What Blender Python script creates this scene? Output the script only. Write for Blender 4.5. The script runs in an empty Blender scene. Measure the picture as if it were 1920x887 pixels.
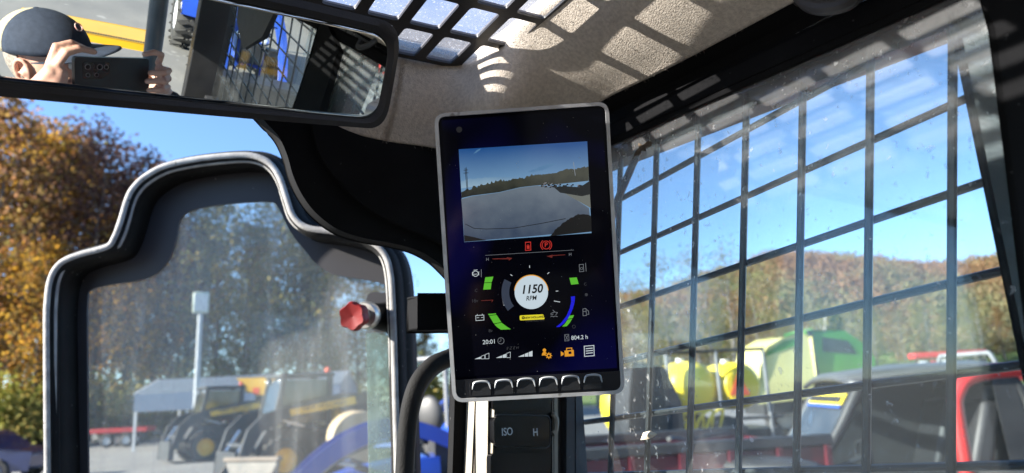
import bpy, math, random
import numpy as np
from mathutils import Vector as V, Matrix
from mathutils.geometry import tessellate_polygon
random.seed(11); rng = np.random.default_rng(11)
S = bpy.context.scene
COL = S.collection
# ---------------------------------------------------------------- camera
F = 1320.0; YAW = math.radians(30.2); PITCH = math.radians(12.7); ROLL = math.radians(2.9)
EYE = V((0, 0, 1.65))
FWD = V((math.sin(YAW)*math.cos(PITCH), math.cos(YAW)*math.cos(PITCH), math.sin(PITCH)))
_r = V((math.cos(YAW), -math.sin(YAW), 0)); _u = _r.cross(FWD)
RIGHT = _r*math.cos(ROLL) - _u*math.sin(ROLL); UP = _u*math.cos(ROLL) + _r*math.sin(ROLL)
R0 = V((math.cos(YAW), -math.sin(YAW), 0)); F0 = V((math.sin(YAW), math.cos(YAW), 0)); UZ = V((0, 0, 1))
cd = bpy.data.cameras.new('camera'); cam = bpy.data.objects.new('camera', cd); COL.objects.link(cam)
cam.matrix_world = Matrix(((RIGHT.x, UP.x, -FWD.x, EYE.x), (RIGHT.y, UP.y, -FWD.y, EYE.y), (RIGHT.z, UP.z, -FWD.z, EYE.z), (0, 0, 0, 1)))
cd.sensor_width = 36; cd.lens = 36*F/1920; cd.clip_start = 0.01; cd.clip_end = 4000
cd.dof.use_dof = True; cd.dof.focus_distance = 0.57; cd.dof.aperture_fstop = 7.2
S.camera = cam
# ---------------------------------------------------------------- light
LIGHT = V((1, -0.31, -0.45)).normalized()
w = bpy.data.worlds.new('World'); S.world = w; w.use_nodes = True
nt = w.node_tree; sky = nt.nodes.new('ShaderNodeTexSky'); sky.sky_type = 'NISHITA'; sky.sun_disc = False
sky.sun_elevation = math.asin(-LIGHT.z); sky.sun_rotation = math.atan2(-LIGHT.x, -LIGHT.y)
sky.air_density = 1.0; sky.dust_density = 0.0; sky.ozone_density = 4.5; sky.altitude = 1500
nt.links.new(sky.outputs[0], nt.nodes['Background'].inputs[0]); nt.nodes['Background'].inputs[1].default_value = 0.092
sd = bpy.data.lights.new('sun', 'SUN'); so = bpy.data.objects.new('sun', sd); COL.objects.link(so)
so.rotation_euler = LIGHT.to_track_quat('-Z', 'Y').to_euler(); sd.energy = 5.0; sd.angle = math.radians(0.5); sd.color = (1, .94, .85)
S.view_settings.view_transform = 'Standard'; S.view_settings.look = 'None'; S.view_settings.exposure = 2.0; S.view_settings.gamma = 1
S.cycles.max_bounces = 10; S.cycles.transparent_max_bounces = 24; S.cycles.caustics_reflective = False; S.cycles.caustics_refractive = False
# ---------------------------------------------------------------- measuring helpers: photograph ray -> point on a plane of the place
def ray(px, py): return FWD + RIGHT*((px-960)/F) + UP*((443.5-py)/F)
def D(px, py, d): return EYE + ray(px, py)*d
def hit(px, py, p, n):
    r = ray(px, py); return EYE + r*((V(p)-EYE).dot(n)/r.dot(n))
def HX(px, py, x): return hit(px, py, (x, 0, 0), V((1, 0, 0)))
def HY(px, py, y): return hit(px, py, (0, y, 0), V((0, 1, 0)))
def gp(px, d):                                    # ground point under image column px at depth d
    p = D(px, 788-.05*px, d); return V((p.x, p.y, 0))
def zat(px, py, d): return EYE.z + ((788-.05*px)-py)/F*d
# ---------------------------------------------------------------- mesh helpers
class M:
    def __init__(s): s.v = []; s.f = []; s.m = []; s.c = 0
    def add(s, vs, fs):
        b = len(s.v); s.v += [V(p) for p in vs]; s.f += [tuple(b+i for i in f) for f in fs]; s.m += [s.c]*len(fs); return s
    def obox(s, c, a, b, d):
        c, a, b, d = V(c), V(a), V(b), V(d)
        vs = [c+a*i+b*j+d*k for i in (-1, 1) for j in (-1, 1) for k in (-1, 1)]
        return s.add(vs, [(0, 1, 3, 2), (4, 6, 7, 5), (0, 4, 5, 1), (2, 3, 7, 6), (0, 2, 6, 4), (1, 5, 7, 3)])
    def box(s, x0, x1, y0, y1, z0, z1):
        return s.obox(((x0+x1)/2, (y0+y1)/2, (z0+z1)/2), ((x1-x0)/2, 0, 0), (0, (y1-y0)/2, 0), (0, 0, (z1-z0)/2))
    def bar(s, a, b, wx, wy, up=UZ):
        a, b = V(a), V(b); t = (b-a).normalized(); x = t.cross(V(up))
        if x.length < 1e-4: x = t.cross(V((1, 0, 0)))
        x.normalize(); y = x.cross(t)
        return s.obox((a+b)/2, (b-a)/2, x*wx/2, y*wy/2)
    def slab(s, outer, holes, vec):
        vec = V(vec); loops = [[V(p) for p in outer]]+[[V(p) for p in h] for h in holes]
        tri = tessellate_polygon(loops); flat = [p for l in loops for p in l]; n = len(flat)
        fs = [tuple(t) for t in tri]+[tuple(i+n for i in reversed(t)) for t in tri]; o = 0
        for l in loops:
            k = len(l); fs += [(o+i, o+(i+1) % k, n+o+(i+1) % k, n+o+i) for i in range(k)]; o += k
        return s.add(flat+[p+vec for p in flat], fs)
    def prism(s, poly, vec): return s.slab(poly, [], vec)
    def tube(s, path, r, n=8, closed=False, cap=True, squash=None):
        path = [V(p) for p in path]; k = len(path); vs = []; fs = []; nrm = None
        for i, p in enumerate(path):
            a = path[(i-1) % k] if closed or i else p; b = path[(i+1) % k] if closed or i < k-1 else p
            t = (b-a).normalized()
            if nrm is None:
                nrm = t.orthogonal().normalized() if squash is None else (V(squash)-t*V(squash).dot(t)).normalized()
            nrm = (nrm-t*nrm.dot(t)).normalized(); bn = t.cross(nrm); rr = r[i] if isinstance(r, (list, tuple)) else r
            for j in range(n):
                an = 2*math.pi*j/n; vs.append(p+nrm*math.cos(an)*rr*(1 if squash is None else .55)+bn*math.sin(an)*rr)
        for i in range(k if closed else k-1):
            for j in range(n):
                fs.append((i*n+j, i*n+(j+1) % n, ((i+1) % k)*n+(j+1) % n, ((i+1) % k)*n+j))
        if cap and not closed: fs += [tuple(reversed(range(n))), tuple(range((k-1)*n, k*n))]
        return s.add(vs, fs)
    def lathe(s, prof, o, ax, n=20):
        o, ax = V(o), V(ax).normalized(); x = ax.orthogonal().normalized(); y = ax.cross(x); k = len(prof); vs = []; fs = []
        for r, h in prof:
            for j in range(n):
                a = 2*math.pi*j/n; vs.append(o+ax*h+(x*math.cos(a)+y*math.sin(a))*max(r, 1e-5))
        for i in range(k-1):
            for j in range(n): fs.append((i*n+j, i*n+(j+1) % n, (i+1)*n+(j+1) % n, (i+1)*n+j))
        return s.add(vs, fs)
    def grid(s, rows):
        h, l = len(rows), len(rows[0])
        return s.add([p for r in rows for p in r], [(i*l+j, i*l+j+1, (i+1)*l+j+1, (i+1)*l+j) for i in range(h-1) for j in range(l-1)])
    def ball(s, c, rad, n=16, m=10, fn=None):
        c = V(c); rows = []
        for i in range(m+1):
            th = math.pi*i/m; row = []
            for j in range(n+1):
                ph = 2*math.pi*j/n; d = V((math.sin(th)*math.cos(ph), math.sin(th)*math.sin(ph), math.cos(th)))
                p = V((d.x*rad[0], d.y*rad[1], d.z*rad[2])); row.append(c+(fn(p) if fn else p))
            rows.append(row)
        return s.grid(rows)
ORG = {}
def build(m, name, mats, parent=None, smooth=35, bevel=0, **props):
    o0 = ORG.get(parent.name, V()) if parent else V()
    me = bpy.data.meshes.new(name); me.from_pydata([tuple(p-o0) for p in m.v], [], m.f)
    for t in (mats if isinstance(mats, (list, tuple)) else [mats]): me.materials.append(t)
    me.polygons.foreach_set('material_index', m.m)
    me.update(); me.validate()
    if smooth:
        me.shade_smooth(); me.set_sharp_from_angle(angle=math.radians(smooth))
    o = bpy.data.objects.new(name, me); COL.objects.link(o)
    if parent: o.parent = parent; ORG[o.name] = o0
    if bevel:
        b = o.modifiers.new('bevel', 'BEVEL'); b.width = bevel; b.segments = 2; b.limit_method = 'ANGLE'; b.angle_limit = math.radians(40)
    for k, x in props.items(): o[k] = x
    return o
def thing(name, label, cat, loc=(0, 0, 0), group=None, rz=0):
    o = bpy.data.objects.new(name, None); COL.objects.link(o); o.location = loc; o.rotation_euler = (0, 0, rz)
    o.empty_display_size = .1; o['label'] = label; o['category'] = cat
    if group: o['group'] = group
    return o
def at(name, label, cat, org, group=None):        # a thing whose meshes are given in world coordinates
    o = thing(name, label, cat, org, group); ORG[o.name] = V(org); return o
def copy_tree(o, parent=None):
    c = o.copy(); COL.objects.link(c)
    if parent: c.parent = parent
    for ch in list(o.children): copy_tree(ch, c)
    return c
def smoothp(pts, k=6, closed=False):
    pts = [V(p) for p in pts]; n = len(pts); out = []
    for i in range(n if closed else n-1):
        g = (lambda q: pts[q % n]) if closed else (lambda q: pts[min(max(q, 0), n-1)])
        a, b, c, d = g(i-1), g(i), g(i+1), g(i+2)
        for j in range(k):
            t = j/k; out.append(.5*((2*b)+(c-a)*t+(2*a-5*b+4*c-d)*t*t+(3*b-a-3*c+d)*t**3))
    if not closed: out.append(pts[-1])
    return out
def rpoly(pts, r, n=5):
    pts = [V(p) for p in pts]; out = []; k = len(pts)
    for i in range(k):
        p, a, b = pts[i], pts[i-1], pts[(i+1) % k]; rr = r[i] if isinstance(r, (list, tuple)) else r
        da, db = (a-p), (b-p); r1 = min(rr, da.length*.49, db.length*.49); s, e = p+da.normalized()*r1, p+db.normalized()*r1
        for j in range(n+1):
            t = j/n; out.append(s*(1-t)**2+p*2*t*(1-t)+e*t*t)
    return out
# ---------------------------------------------------------------- materials
EMX = .26
def lin(r, g, b): return tuple(((c/255+.055)/1.055)**2.4 if c > 10 else c/255/12.92 for c in (r, g, b))+(1,)
def N(t, k, **kw):
    n = t.nodes.new('ShaderNode'+k)
    for a, b in kw.items():
        if a.startswith('i_'): n.inputs[int(a[2:]) if a[2:].isdigit() else a[2:].replace('_', ' ')].default_value = b
        else: setattr(n, a, b)
    return n
def c4(c): return tuple(c) if len(c) == 4 else tuple(c)+(1,)
def mat(name, c1, c2=None, scale=40, rough=.6, metal=0, bump=0, bscale=None, speck=None, spec=.5, detail=5, emit=None, coat=0, rvar=0):
    m = bpy.data.materials.new(name); m.use_nodes = True; t = m.node_tree; p = t.nodes['Principled BSDF']; L = t.links.new
    p.inputs['Roughness'].default_value = rough; p.inputs['Metallic'].default_value = metal; p.inputs['Specular IOR Level'].default_value = spec
    p.inputs['Coat Weight'].default_value = coat
    tc = N(t, 'TexCoord'); col = None
    n = N(t, 'TexNoise'); n.inputs['Scale'].default_value = scale; n.inputs['Detail'].default_value = detail; L(tc.outputs['Object'], n.inputs['Vector'])
    mx = N(t, 'Mix', data_type='RGBA'); mx.inputs[6].default_value = c4(c1); mx.inputs[7].default_value = c4(c2 or [x*.8 for x in c1[:3]])
    mr = N(t, 'MapRange'); mr.inputs[1].default_value = .35; mr.inputs[2].default_value = .65; L(n.outputs[0], mr.inputs[0]); L(mr.outputs[0], mx.inputs[0])
    col = mx.outputs[2]
    if speck:
        sc, dens, colr = speck
        n2 = N(t, 'TexNoise'); n2.inputs['Scale'].default_value = sc; n2.inputs['Detail'].default_value = 2; L(tc.outputs['Object'], n2.inputs['Vector'])
        m2 = N(t, 'MapRange'); m2.inputs[1].default_value = dens; m2.inputs[2].default_value = dens+.05; L(n2.outputs[0], m2.inputs[0])
        mx2 = N(t, 'Mix', data_type='RGBA'); mx2.inputs[7].default_value = c4(colr); L(m2.outputs[0], mx2.inputs[0]); L(col, mx2.inputs[6]); col = mx2.outputs[2]
    L(col, p.inputs['Base Color'])
    if rvar:
        m3 = N(t, 'MapRange'); m3.inputs[3].default_value = rough-rvar; m3.inputs[4].default_value = rough+rvar; L(n.outputs[0], m3.inputs[0]); L(m3.outputs[0], p.inputs['Roughness'])
    if bump:
        nb = N(t, 'TexNoise'); nb.inputs['Scale'].default_value = bscale or scale*3; nb.inputs['Detail'].default_value = 4; L(tc.outputs['Object'], nb.inputs['Vector'])
        b = N(t, 'Bump'); b.inputs['Strength'].default_value = bump; b.inputs['Distance'].default_value = .002 if (bscale or scale) > 20 else .02
        L(nb.outputs[0], b.inputs['Height']); L(b.outputs[0], p.inputs['Normal'])
    if emit:
        p.inputs['Emission Color'].default_value = c4(emit[0]); p.inputs['Emission Strength'].default_value = emit[1]
    return m
def emis(name, rgb, s=1.0):
    m = bpy.data.materials.new(name); m.use_nodes = True; t = m.node_tree; p = t.nodes['Principled BSDF']
    p.inputs['Base Color'].default_value = (.005, .005, .005, 1); p.inputs['Roughness'].default_value = .3
    p.inputs['Emission Color'].default_value = lin(*rgb); p.inputs['Emission Strength'].default_value = s*EMX; return m
def glass(name, tint=(.93, .97, .95), dust=.05, amp=.1, scale=6, speck=.06, refl=1.0, dcol=(.62, .62, .58), grad=None, speck_scale=170, streak=0):
    m = bpy.data.materials.new(name); m.use_nodes = True; t = m.node_tree; t.nodes.clear(); L = t.links.new
    out = N(t, 'OutputMaterial'); tr = N(t, 'BsdfTransparent'); tr.inputs[0].default_value = c4(tint)
    df = N(t, 'BsdfDiffuse'); df.inputs[0].default_value = c4(dcol); tl = N(t, 'BsdfTranslucent'); tl.inputs[0].default_value = c4(dcol)
    ad = N(t, 'MixShader'); ad.inputs[0].default_value = .6; L(df.outputs[0], ad.inputs[1]); L(tl.outputs[0], ad.inputs[2])
    tc = N(t, 'TexCoord'); n = N(t, 'TexNoise'); n.inputs['Scale'].default_value = scale; n.inputs['Detail'].default_value = 7; n.inputs['Roughness'].default_value = .62; L(tc.outputs['Object'], n.inputs['Vector'])
    a = N(t, 'MapRange'); a.inputs[1].default_value = .4; a.inputs[2].default_value = .75; a.inputs[3].default_value = dust; a.inputs[4].default_value = dust+amp; L(n.outputs[0], a.inputs[0])
    n2 = N(t, 'TexNoise'); n2.inputs['Scale'].default_value = speck_scale; n2.inputs['Detail'].default_value = 3; L(tc.outputs['Object'], n2.inputs['Vector'])
    b = N(t, 'MapRange'); b.inputs[1].default_value = .64; b.inputs[2].default_value = .74; b.inputs[3].default_value = 0; b.inputs[4].default_value = speck*6; L(n2.outputs[0], b.inputs[0])
    s = N(t, 'Math', operation='ADD'); L(a.outputs[0], s.inputs[0]); L(b.outputs[0], s.inputs[1]); fac = s.outputs[0]
    if streak:                                     # dried runs and wiped smears
        mp = N(t, 'Mapping'); mp.inputs['Scale'].default_value = (9, 9, .9); mp.inputs['Rotation'].default_value = (.25, .2, 0); L(tc.outputs['Object'], mp.inputs['Vector'])
        n3 = N(t, 'TexNoise'); n3.inputs['Scale'].default_value = 4.5; n3.inputs['Detail'].default_value = 6; n3.inputs['Distortion'].default_value = 1.2; L(mp.outputs[0], n3.inputs['Vector'])
        g3 = N(t, 'MapRange'); g3.inputs[1].default_value = .5; g3.inputs[2].default_value = .8; g3.inputs[4].default_value = streak; L(n3.outputs[0], g3.inputs[0])
        s3 = N(t, 'Math', operation='ADD'); L(fac, s3.inputs[0]); L(g3.outputs[0], s3.inputs[1]); fac = s3.outputs[0]
    if grad:                                       # dirt gathered towards one edge of the pane: (object-space axis, from, to, amount)
        sx = N(t, 'SeparateXYZ'); L(tc.outputs['Object'], sx.inputs[0])
        for ax, f0, f1, amt in grad:
            g = N(t, 'MapRange'); g.inputs[1].default_value = f0; g.inputs[2].default_value = f1; g.inputs[3].default_value = 0; g.inputs[4].default_value = amt; L(sx.outputs[ax], g.inputs[0])
            gm = N(t, 'Math', operation='MULTIPLY'); L(g.outputs[0], gm.inputs[0]); L(n.outputs[0], gm.inputs[1])
            s2 = N(t, 'Math', operation='ADD'); L(fac, s2.inputs[0]); L(gm.outputs[0], s2.inputs[1]); fac = s2.outputs[0]
    mx = N(t, 'MixShader'); L(fac, mx.inputs[0]); L(tr.outputs[0], mx.inputs[1]); L(ad.outputs[0], mx.inputs[2])
    fr = N(t, 'Fresnel'); gb = N(t, 'NewGeometry'); io = N(t, 'MapRange'); io.inputs[3].default_value = 1.45; io.inputs[4].default_value = 1/1.45; L(gb.outputs['Backfacing'], io.inputs[0]); L(io.outputs[0], fr.inputs[0]); fm = N(t, 'Math', operation='MULTIPLY'); fm.inputs[1].default_value = refl; L(fr.outputs[0], fm.inputs[0])
    gl = N(t, 'BsdfGlossy'); gl.inputs['Roughness'].default_value = .02
    m2 = N(t, 'MixShader'); L(fm.outputs[0], m2.inputs[0]); L(mx.outputs[0], m2.inputs[1]); L(gl.outputs[0], m2.inputs[2]); L(m2.outputs[0], out.inputs[0]); return m
def leafmat(name, cols, trans=.45):
    m = bpy.data.materials.new(name); m.use_nodes = True; t = m.node_tree; t.nodes.clear(); L = t.links.new
    out = N(t, 'OutputMaterial'); g = N(t, 'NewGeometry'); rp = N(t, 'ValToRGB'); el = rp.color_ramp.elements
    while len(el) < len(cols): el.new(.5)
    for i, c in enumerate(cols): el[i].position = i/(len(cols)-1); el[i].color = c4(c)
    L(g.outputs['Random Per Island'], rp.inputs[0])
    d = N(t, 'BsdfDiffuse'); tl = N(t, 'BsdfTranslucent'); mx = N(t, 'MixShader'); mx.inputs[0].default_value = trans
    L(rp.outputs[0], d.inputs[0]); L(rp.outputs[0], tl.inputs[0]); L(d.outputs[0], mx.inputs[1]); L(tl.outputs[0], mx.inputs[2]); L(mx.outputs[0], out.inputs[0]); return m
BLK = mat('black_plastic', (.012, .012, .013), (.02, .02, .022), 30, .5, bump=.25, bscale=900, speck=(160, .72, (.09, .085, .08)))
BLKS = mat('black_satin_steel', (.010, .010, .012), (.018, .018, .02), 12, .42, bump=.12, bscale=500, speck=(120, .74, (.08, .08, .075)))
CHAR = mat('charcoal_trim', (.035, .035, .04), (.05, .05, .055), 18, .6, bump=.2, bscale=700, speck=(140, .73, (.12, .11, .1)))
GRYB = mat('grey_glass_border', (.030, .029, .034), (.040, .039, .044), 9, .55, speck=(110, .74, (.2, .19, .18)))
RUB = mat('worn_rubber', (.007, .007, .007), (.013, .0127, .0124), 25, .75, spec=.2, bump=.3, bscale=600, speck=(130, .7, (.10, .095, .09)))
RAILM = mat('matt_black_rail', (.0055, .0055, .006), (.009, .009, .0095), 14, .85, spec=.12, bump=.1, bscale=500, speck=(130, .74, (.05, .05, .05)))
SEAL = mat('weathered_seal', (.38, .37, .35), (.25, .24, .23), 60, .7, bump=.3, bscale=500, speck=(90, .7, (.12, .115, .11)))
CREAM = mat('cream_trim', (.30, .262, .205), (.25, .22, .175), 22, .55, bump=.15, bscale=700)
FELT = mat('headliner_felt', (.70, .62, .51), (.56, .49, .40), 300, .95, bump=.7, bscale=800, spec=.1, detail=3)
SILV = mat('satin_silver', (.60, .60, .60), (.46, .46, .46), 60, .4, metal=.3, speck=(70, .66, (.22, .21, .20)), rvar=.12)
SCRN = mat('screen_black', (.002, .002, .004), (.003, .003, .012), 5, .09, spec=.06)
ROD = mat('powder_coated_rod', (.012, .013, .016), (.028, .03, .034), 60, .38, speck=(210, .7, (.2, .2, .2)))
RED = mat('red_plastic', (.19, .010, .009), (.15, .008, .008), 60, .5, bump=.15, bscale=600, spec=.25)
STEEL = mat('zinc_steel', (.55, .53, .48), (.42, .41, .38), 60, .35, metal=.8)
print('ok base')
# ================================================================ THE CAB
E3 = EYE
def C(x, y, z): return V((x, y, EYE.z+z))          # cab coordinates: heights from the eye
cab = at('loader_cab', 'black tracked loader cab interior with grey felt headliner around the roof hatch', 'vehicle cab', (0, 0, .5))
def rz(y): return .06*(.5-y)                        # the side rail drops a little towards the rear
# --- headliner: pillowed felt skin from the hatch rim down to the front header and the right rail
NU, NV = 260, 40
up_ = smoothp([C(-.42, .600, .335), C(0, .600, .335), C(.20, .600, .335), C(.272, .599, .335), C(.304, .586, .334), C(.315, .553, .333), C(.320, .50, .333), C(.322, .40, .333), C(.324, .20, .333), C(.324, -.1, .333), C(.324, -.62, .333)], 24)
lo_ = smoothp([C(-.42, .625, .285), C(.04, .625, .285), C(.19, .622, .252), C(.268, .618, .247), C(.320, .600, .240), C(.368, .568, .247), C(.398, .50, .273), C(.402, .40, .273-rz(.4)), C(.402, .20, .273-rz(.2)), C(.402, -.1, .273-rz(-.1)), C(.402, -.62, .273-rz(-.62))], 24)
def resample_par(a, b, n):                           # same number of stations on both rims, crowded at the corner
    k = len(a)-1; A = []; B = []
    for i in range(n):
        t = i/(n-1)*k; j = min(int(t), k-1); f = t-j
        A.append(a[j].lerp(a[j+1], f)); B.append(b[j].lerp(b[j+1], f))
    return A, B
UA, LA = resample_par(up_, lo_, NU)
def head_pt(i, v):
    a, b = UA[i], LA[i]; p = a.lerp(b, v); tdir = (UA[min(i+1, NU-1)]-UA[max(i-1, 0)]).normalized()
    n = (b-a).cross(tdir).normalized()
    if n.z > 0: n = -n
    p = p+n*.006*math.sin(math.pi*v)**1.3
    q = p-C(.322, .565, .30); g = math.exp(-(q.x**2+q.y**2)/(2*.024**2))   # the stuffed corner
    p = p+V((-.45, -.55, -.55)).normalized()*.055*g*max(0, math.sin(math.pi*min(1, v*1.05)))**.6
    g2 = math.exp(-((p-C(.30, .565, .275)).length**2)/(2*.013**2))
    return p+V((-.5, -.6, -.1))*.006*g2
m = M(); rows = [[head_pt(i, j/(NV-1)) for j in range(NV)] for i in range(NU)]
rows = [[C(0, 0, 0)*0+r[0]+V((0, 0, .012))]+r for r in rows]
m.grid(rows); hl = build(m, 'headliner', FELT, cab, 60)
sol = hl.modifiers.new('thick', 'SOLIDIFY'); sol.thickness = .004; sol.offset = 1
NAP = mat('felt_fibre', (.70, .64, .56), (.48, .42, .35), 300, .95, spec=.1)
m = M(); vs = []; fs = []
for _ in range(70000):
    i = min(NU-3, max(60, int(random.random()*NU))); v = random.random(); 
    p = head_pt(i, v); q = head_pt(i+1, v); r = head_pt(i, min(1, v+.03)) if v < .97 else head_pt(i, v-.03)
    f = random.random(); 
    if (p-EYE).length > .80 or p.y < -.05: continue
    p = p.lerp(q, f); nn = (q-p).cross(r-p)
    if nn.length < 1e-10: continue
    nn.normalize(); nn = nn if nn.dot(EYE-p) > 0 else -nn
    d = (nn*random.uniform(.4, 1)+V((random.gauss(0, .6), random.gauss(0, .6), random.gauss(-.2, .5)))).normalized()*random.uniform(.003, .007)
    s = d.cross(V((random.random()-.5, random.random()-.5, random.random()-.5))).normalized()*.00028
    b = len(vs); vs += [p-s, p+s, p+d]; fs.append((b, b+1, b+2))
m.v = vs; m.f = fs; m.m = [0]*len(fs); build(m, 'felt_nap', NAP, cab, 0, kind='stuff')
# --- roof skin over the hatch opening
m = M(); m.slab([C(-.44, .66, .348), C(.44, .66, .348), C(.44, -.66, .348), C(-.44, -.66, .348)], [[C(-.20, .60, .348), C(.327, .60, .348), C(.327, .165, .348), C(-.20, .165, .348)]], (0, 0, .022)); build(m, 'roof_panel', BLKS, cab)
m = M(); m.slab([C(-.42, .60, .334), C(.326, .60, .334), C(.326, -.62, .334), C(-.42, -.62, .334)], [[C(-.05, .592, .334), C(.324, .592, .334), C(.324, .165, .334), C(-.05, .165, .334)]], (0, 0, .006)); build(m, 'roof_lining', FELT, cab)
# --- right-hand rail above the window
def rail(poly, y0, y1, name, mt, bev=0):
    m = M(); m.slab([C(x, y0, z-rz(y0)) for x, z in poly], [], C(0, y1, -rz(y1))-C(0, y0, -rz(y0))); return build(m, name, mt, cab, 35, bev)
rail([(.398, .279), (.445, .279), (.445, .273), (.427, .273), (.427, .261), (.424, .261), (.424, .269), (.398, .274)], .66, -.64, 'rail_recess', RAILM)
rail([(.4235, .273), (.4285, .273), (.4285, .239), (.4165, .239), (.4165, .254), (.4215, .259)], .66, -.64, 'side_rail', RAILM, .0012)
rail([(.4155, .2385), (.4285, .2385), (.4285, .234), (.4175, .234)], .66, -.64, 'rail_gasket', RAILM, .001)
rail([(.4485, .31), (.47, .31), (.47, .229), (.4485, .229)], .66, -.64, 'outer_rail', BLKS)
# --- rear pillar of the side opening (outside the pane) and the inner pillar trim
m = M(); m.slab([C(.445, .206, .25), C(.445, .203, -.70), C(.445, .118, -.70), C(.445, .118, .25)], [], (.05, 0, 0)); build(m, 'side_pillar', BLKS, cab, 35, .004)
STREAKM = mat('greenish_streak', (.07, .09, .08), (.025, .032, .03), 7, .3, speck=(120, .7, (.16, .17, .15)))
m = M(); m.slab([C(.441, .168, .25), C(.441, .160, -.70), C(.441, .146, -.70), C(.441, .150, .25)], [], (.0035, 0, 0)); build(m, 'pillar_streak', STREAKM, cab)  # green reflected streak on the pillar, put in as a coloured strip
m = M(); pts = [HX(1846, 0, .405), HX(1857, 60, .405), HX(1900, 400, .405), HX(1935, 700, .405), HX(1960, 887, .405)]
pts = [V((.405, p.y, p.z)) for p in pts]; m.slab(pts+[C(.405, .175, -.70), C(.405, .08, -.70), C(.405, .075, .25)], [], (.018, 0, 0)); build(m, 'inner_pillar_trim', RAILM, cab, 35, .003)
# --- walls that close the cab below and behind
LOW = -.32
m = M(); m.slab([C(.455, .66, -1.15), C(.455, -.62, -1.15), C(.455, -.62, LOW), C(.455, .66, LOW)], [], (.02, 0, 0)); build(m, 'side_wall', BLKS, cab)
m = M(); m.slab([C(-.44, .66, -1.15), C(-.44, -.64, -1.15), C(-.44, -.64, .345), C(-.44, .66, .345)], [[C(-.44, .56, -.25), C(-.44, -.50, -.25), C(-.44, -.50, .24), C(-.44, .56, .24)]], (-.03, 0, 0)); build(m, 'side_wall', BLKS, cab)
m = M(); m.slab([C(-.44, -.62, -1.15), C(.475, -.62, -1.15), C(.475, -.62, .345), C(-.44, -.62, .345)], [rpoly([C(-.33, -.62, -.42), C(.335, -.62, -.42), C(.335, -.62, .22), C(-.33, -.62, .22)], .05)], (0, -.05, 0)); build(m, 'rear_wall', BLKS, cab, 35, .004)
m = M(); m.box(-.44, .455, -.62, .66, .50, .53); build(m, 'cab_floor', CHAR, cab)
m = M(); m.tube([C(.215, -.74, -.75), C(.20, -.74, .42)], .036, 18); build(m, 'grey_rear_post', mat('grey_post_paint', (.10, .12, .13), (.15, .16, .17), 8, .4), cab)
# seat under the operator
SEATM = mat('seat_vinyl', (.02, .022, .026), (.03, .032, .036), 30, .6, bump=.2)
m = M(); m.ball(C(-.03, -.16, -.66), (.25, .26, .075)); m.ball(C(-.03, -.43, -.50), (.24, .075, .30)); build(m, 'operator_seat', SEATM, cab)
# --- front corner panel: curved black plate right of the front opening
YP = .625
def yp(pts, y): return [HY(a, b, y) for a, b in pts]
outc = smoothp(yp([(470, 200), (497, 229), (522, 257), (538, 292), (549, 330), (566, 366), (592, 400), (632, 430), (682, 447), (732, 456), (772, 466), (802, 480), (828, 500), (870, 548), (905, 610)], YP), 6)
m = M(); m.slab(outc+yp([(1100, 610), (1100, 236), (815, 236), (735, 226)], YP)+[C(.12, YP, .33), C(.05, YP, .33)], [], (0, .014, 0)); fp = build(m, 'front_corner_panel', RAILM, cab, 35, .002)
innc = smoothp(yp([(580, 205), (588, 246), (602, 292), (640, 345), (690, 390), (745, 420), (800, 443), (850, 470)], YP-.007), 6)
m = M(); m.slab(innc+yp([(1060, 500), (1060, 240), (815, 240), (735, 228)], YP-.007), [], (0, .0065, 0)); build(m, 'corner_cover', RAILM, cab, 35, .002)
m = M(); m.slab(yp([(786, 553), (905, 553), (905, 616), (786, 616)], .66), [], (0, .03, 0)); build(m, 'hinge_crossbar', RAILM, cab, 35, .002)
# header above the front opening (behind the mirror)
m = M(); m.box(-.44, .12, .628, .66, EYE.z+.287, EYE.z+.345); build(m, 'front_header', BLKS, cab)
# --- front pillar cluster below the display
YC = .60
def strip(name, xs, y, mt, dy=.03, y0=700, y1=1150, slope=-.045, bev=.0015):
    m = M(); m.slab(yp([(xs[0]-slope*(800-y0), y0), (xs[1]-slope*(800-y0), y0), (xs[1]+slope*(y1-800), y1), (xs[0]+slope*(y1-800), y1)], y), [], (0, dy, 0)); return build(m, name, mt, cab, 35, bev)
strip('pillar_edge', (852, 876), .624, RAILM, .012, y0=600, slope=-.03)
m = M(); m.slab([HY(878, 700, .622), HY(891, 700, .614), HY(884, 887, .614), HY(872, 1150, .614), HY(858, 1150, .622), HY(870, 887, .622)], [], (.004, .012, 0)); build(m, 'pillar_cover', CREAM, cab, 35, .001)
strip('cover_gasket', (885.5, 891), .6155, RUB, .006, bev=0)
m = M(); m.slab([HY(894, 700, .613), HY(926, 700, .596), HY(921, 887, .596), HY(914, 1150, .596), HY(880, 1150, .613), HY(888, 887, .613)], [], (.004, .02, 0)); build(m, 'pillar_cover', CREAM, cab, 35, .002)
strip('console_trim', (1036, 1046), .597, CREAM, .03, slope=.0)
strip('window_post', (1046, 1078), .612, BLKS, .05, slope=-.004)
strip('post_flange', (1063, 1078), .604, CHAR, .008, slope=-.004)
m = M(); m.tube(smoothp([HY(1037, 776, .594), HY(1043, 786, .594), HY(1042, 806, .594), HY(1036, 814, .594)], 5), .0028, 8); build(m, 'trim_clip', CREAM, cab)
# hook above the rail
HOOK = mat('grey_rubber_hook', (.05, .05, .052), None, 30, .5)
m = M(); m.tube(smoothp([HX(1494, -25, .40), HX(1503, -3, .396), HX(1522, 11, .392), HX(1552, 15, .390), HX(1586, 7, .392), HX(1604, -8, .396), HX(1612, -30, .40)], 8), .0050, 10); build(m, 'grab_loop', HOOK, cab)
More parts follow.
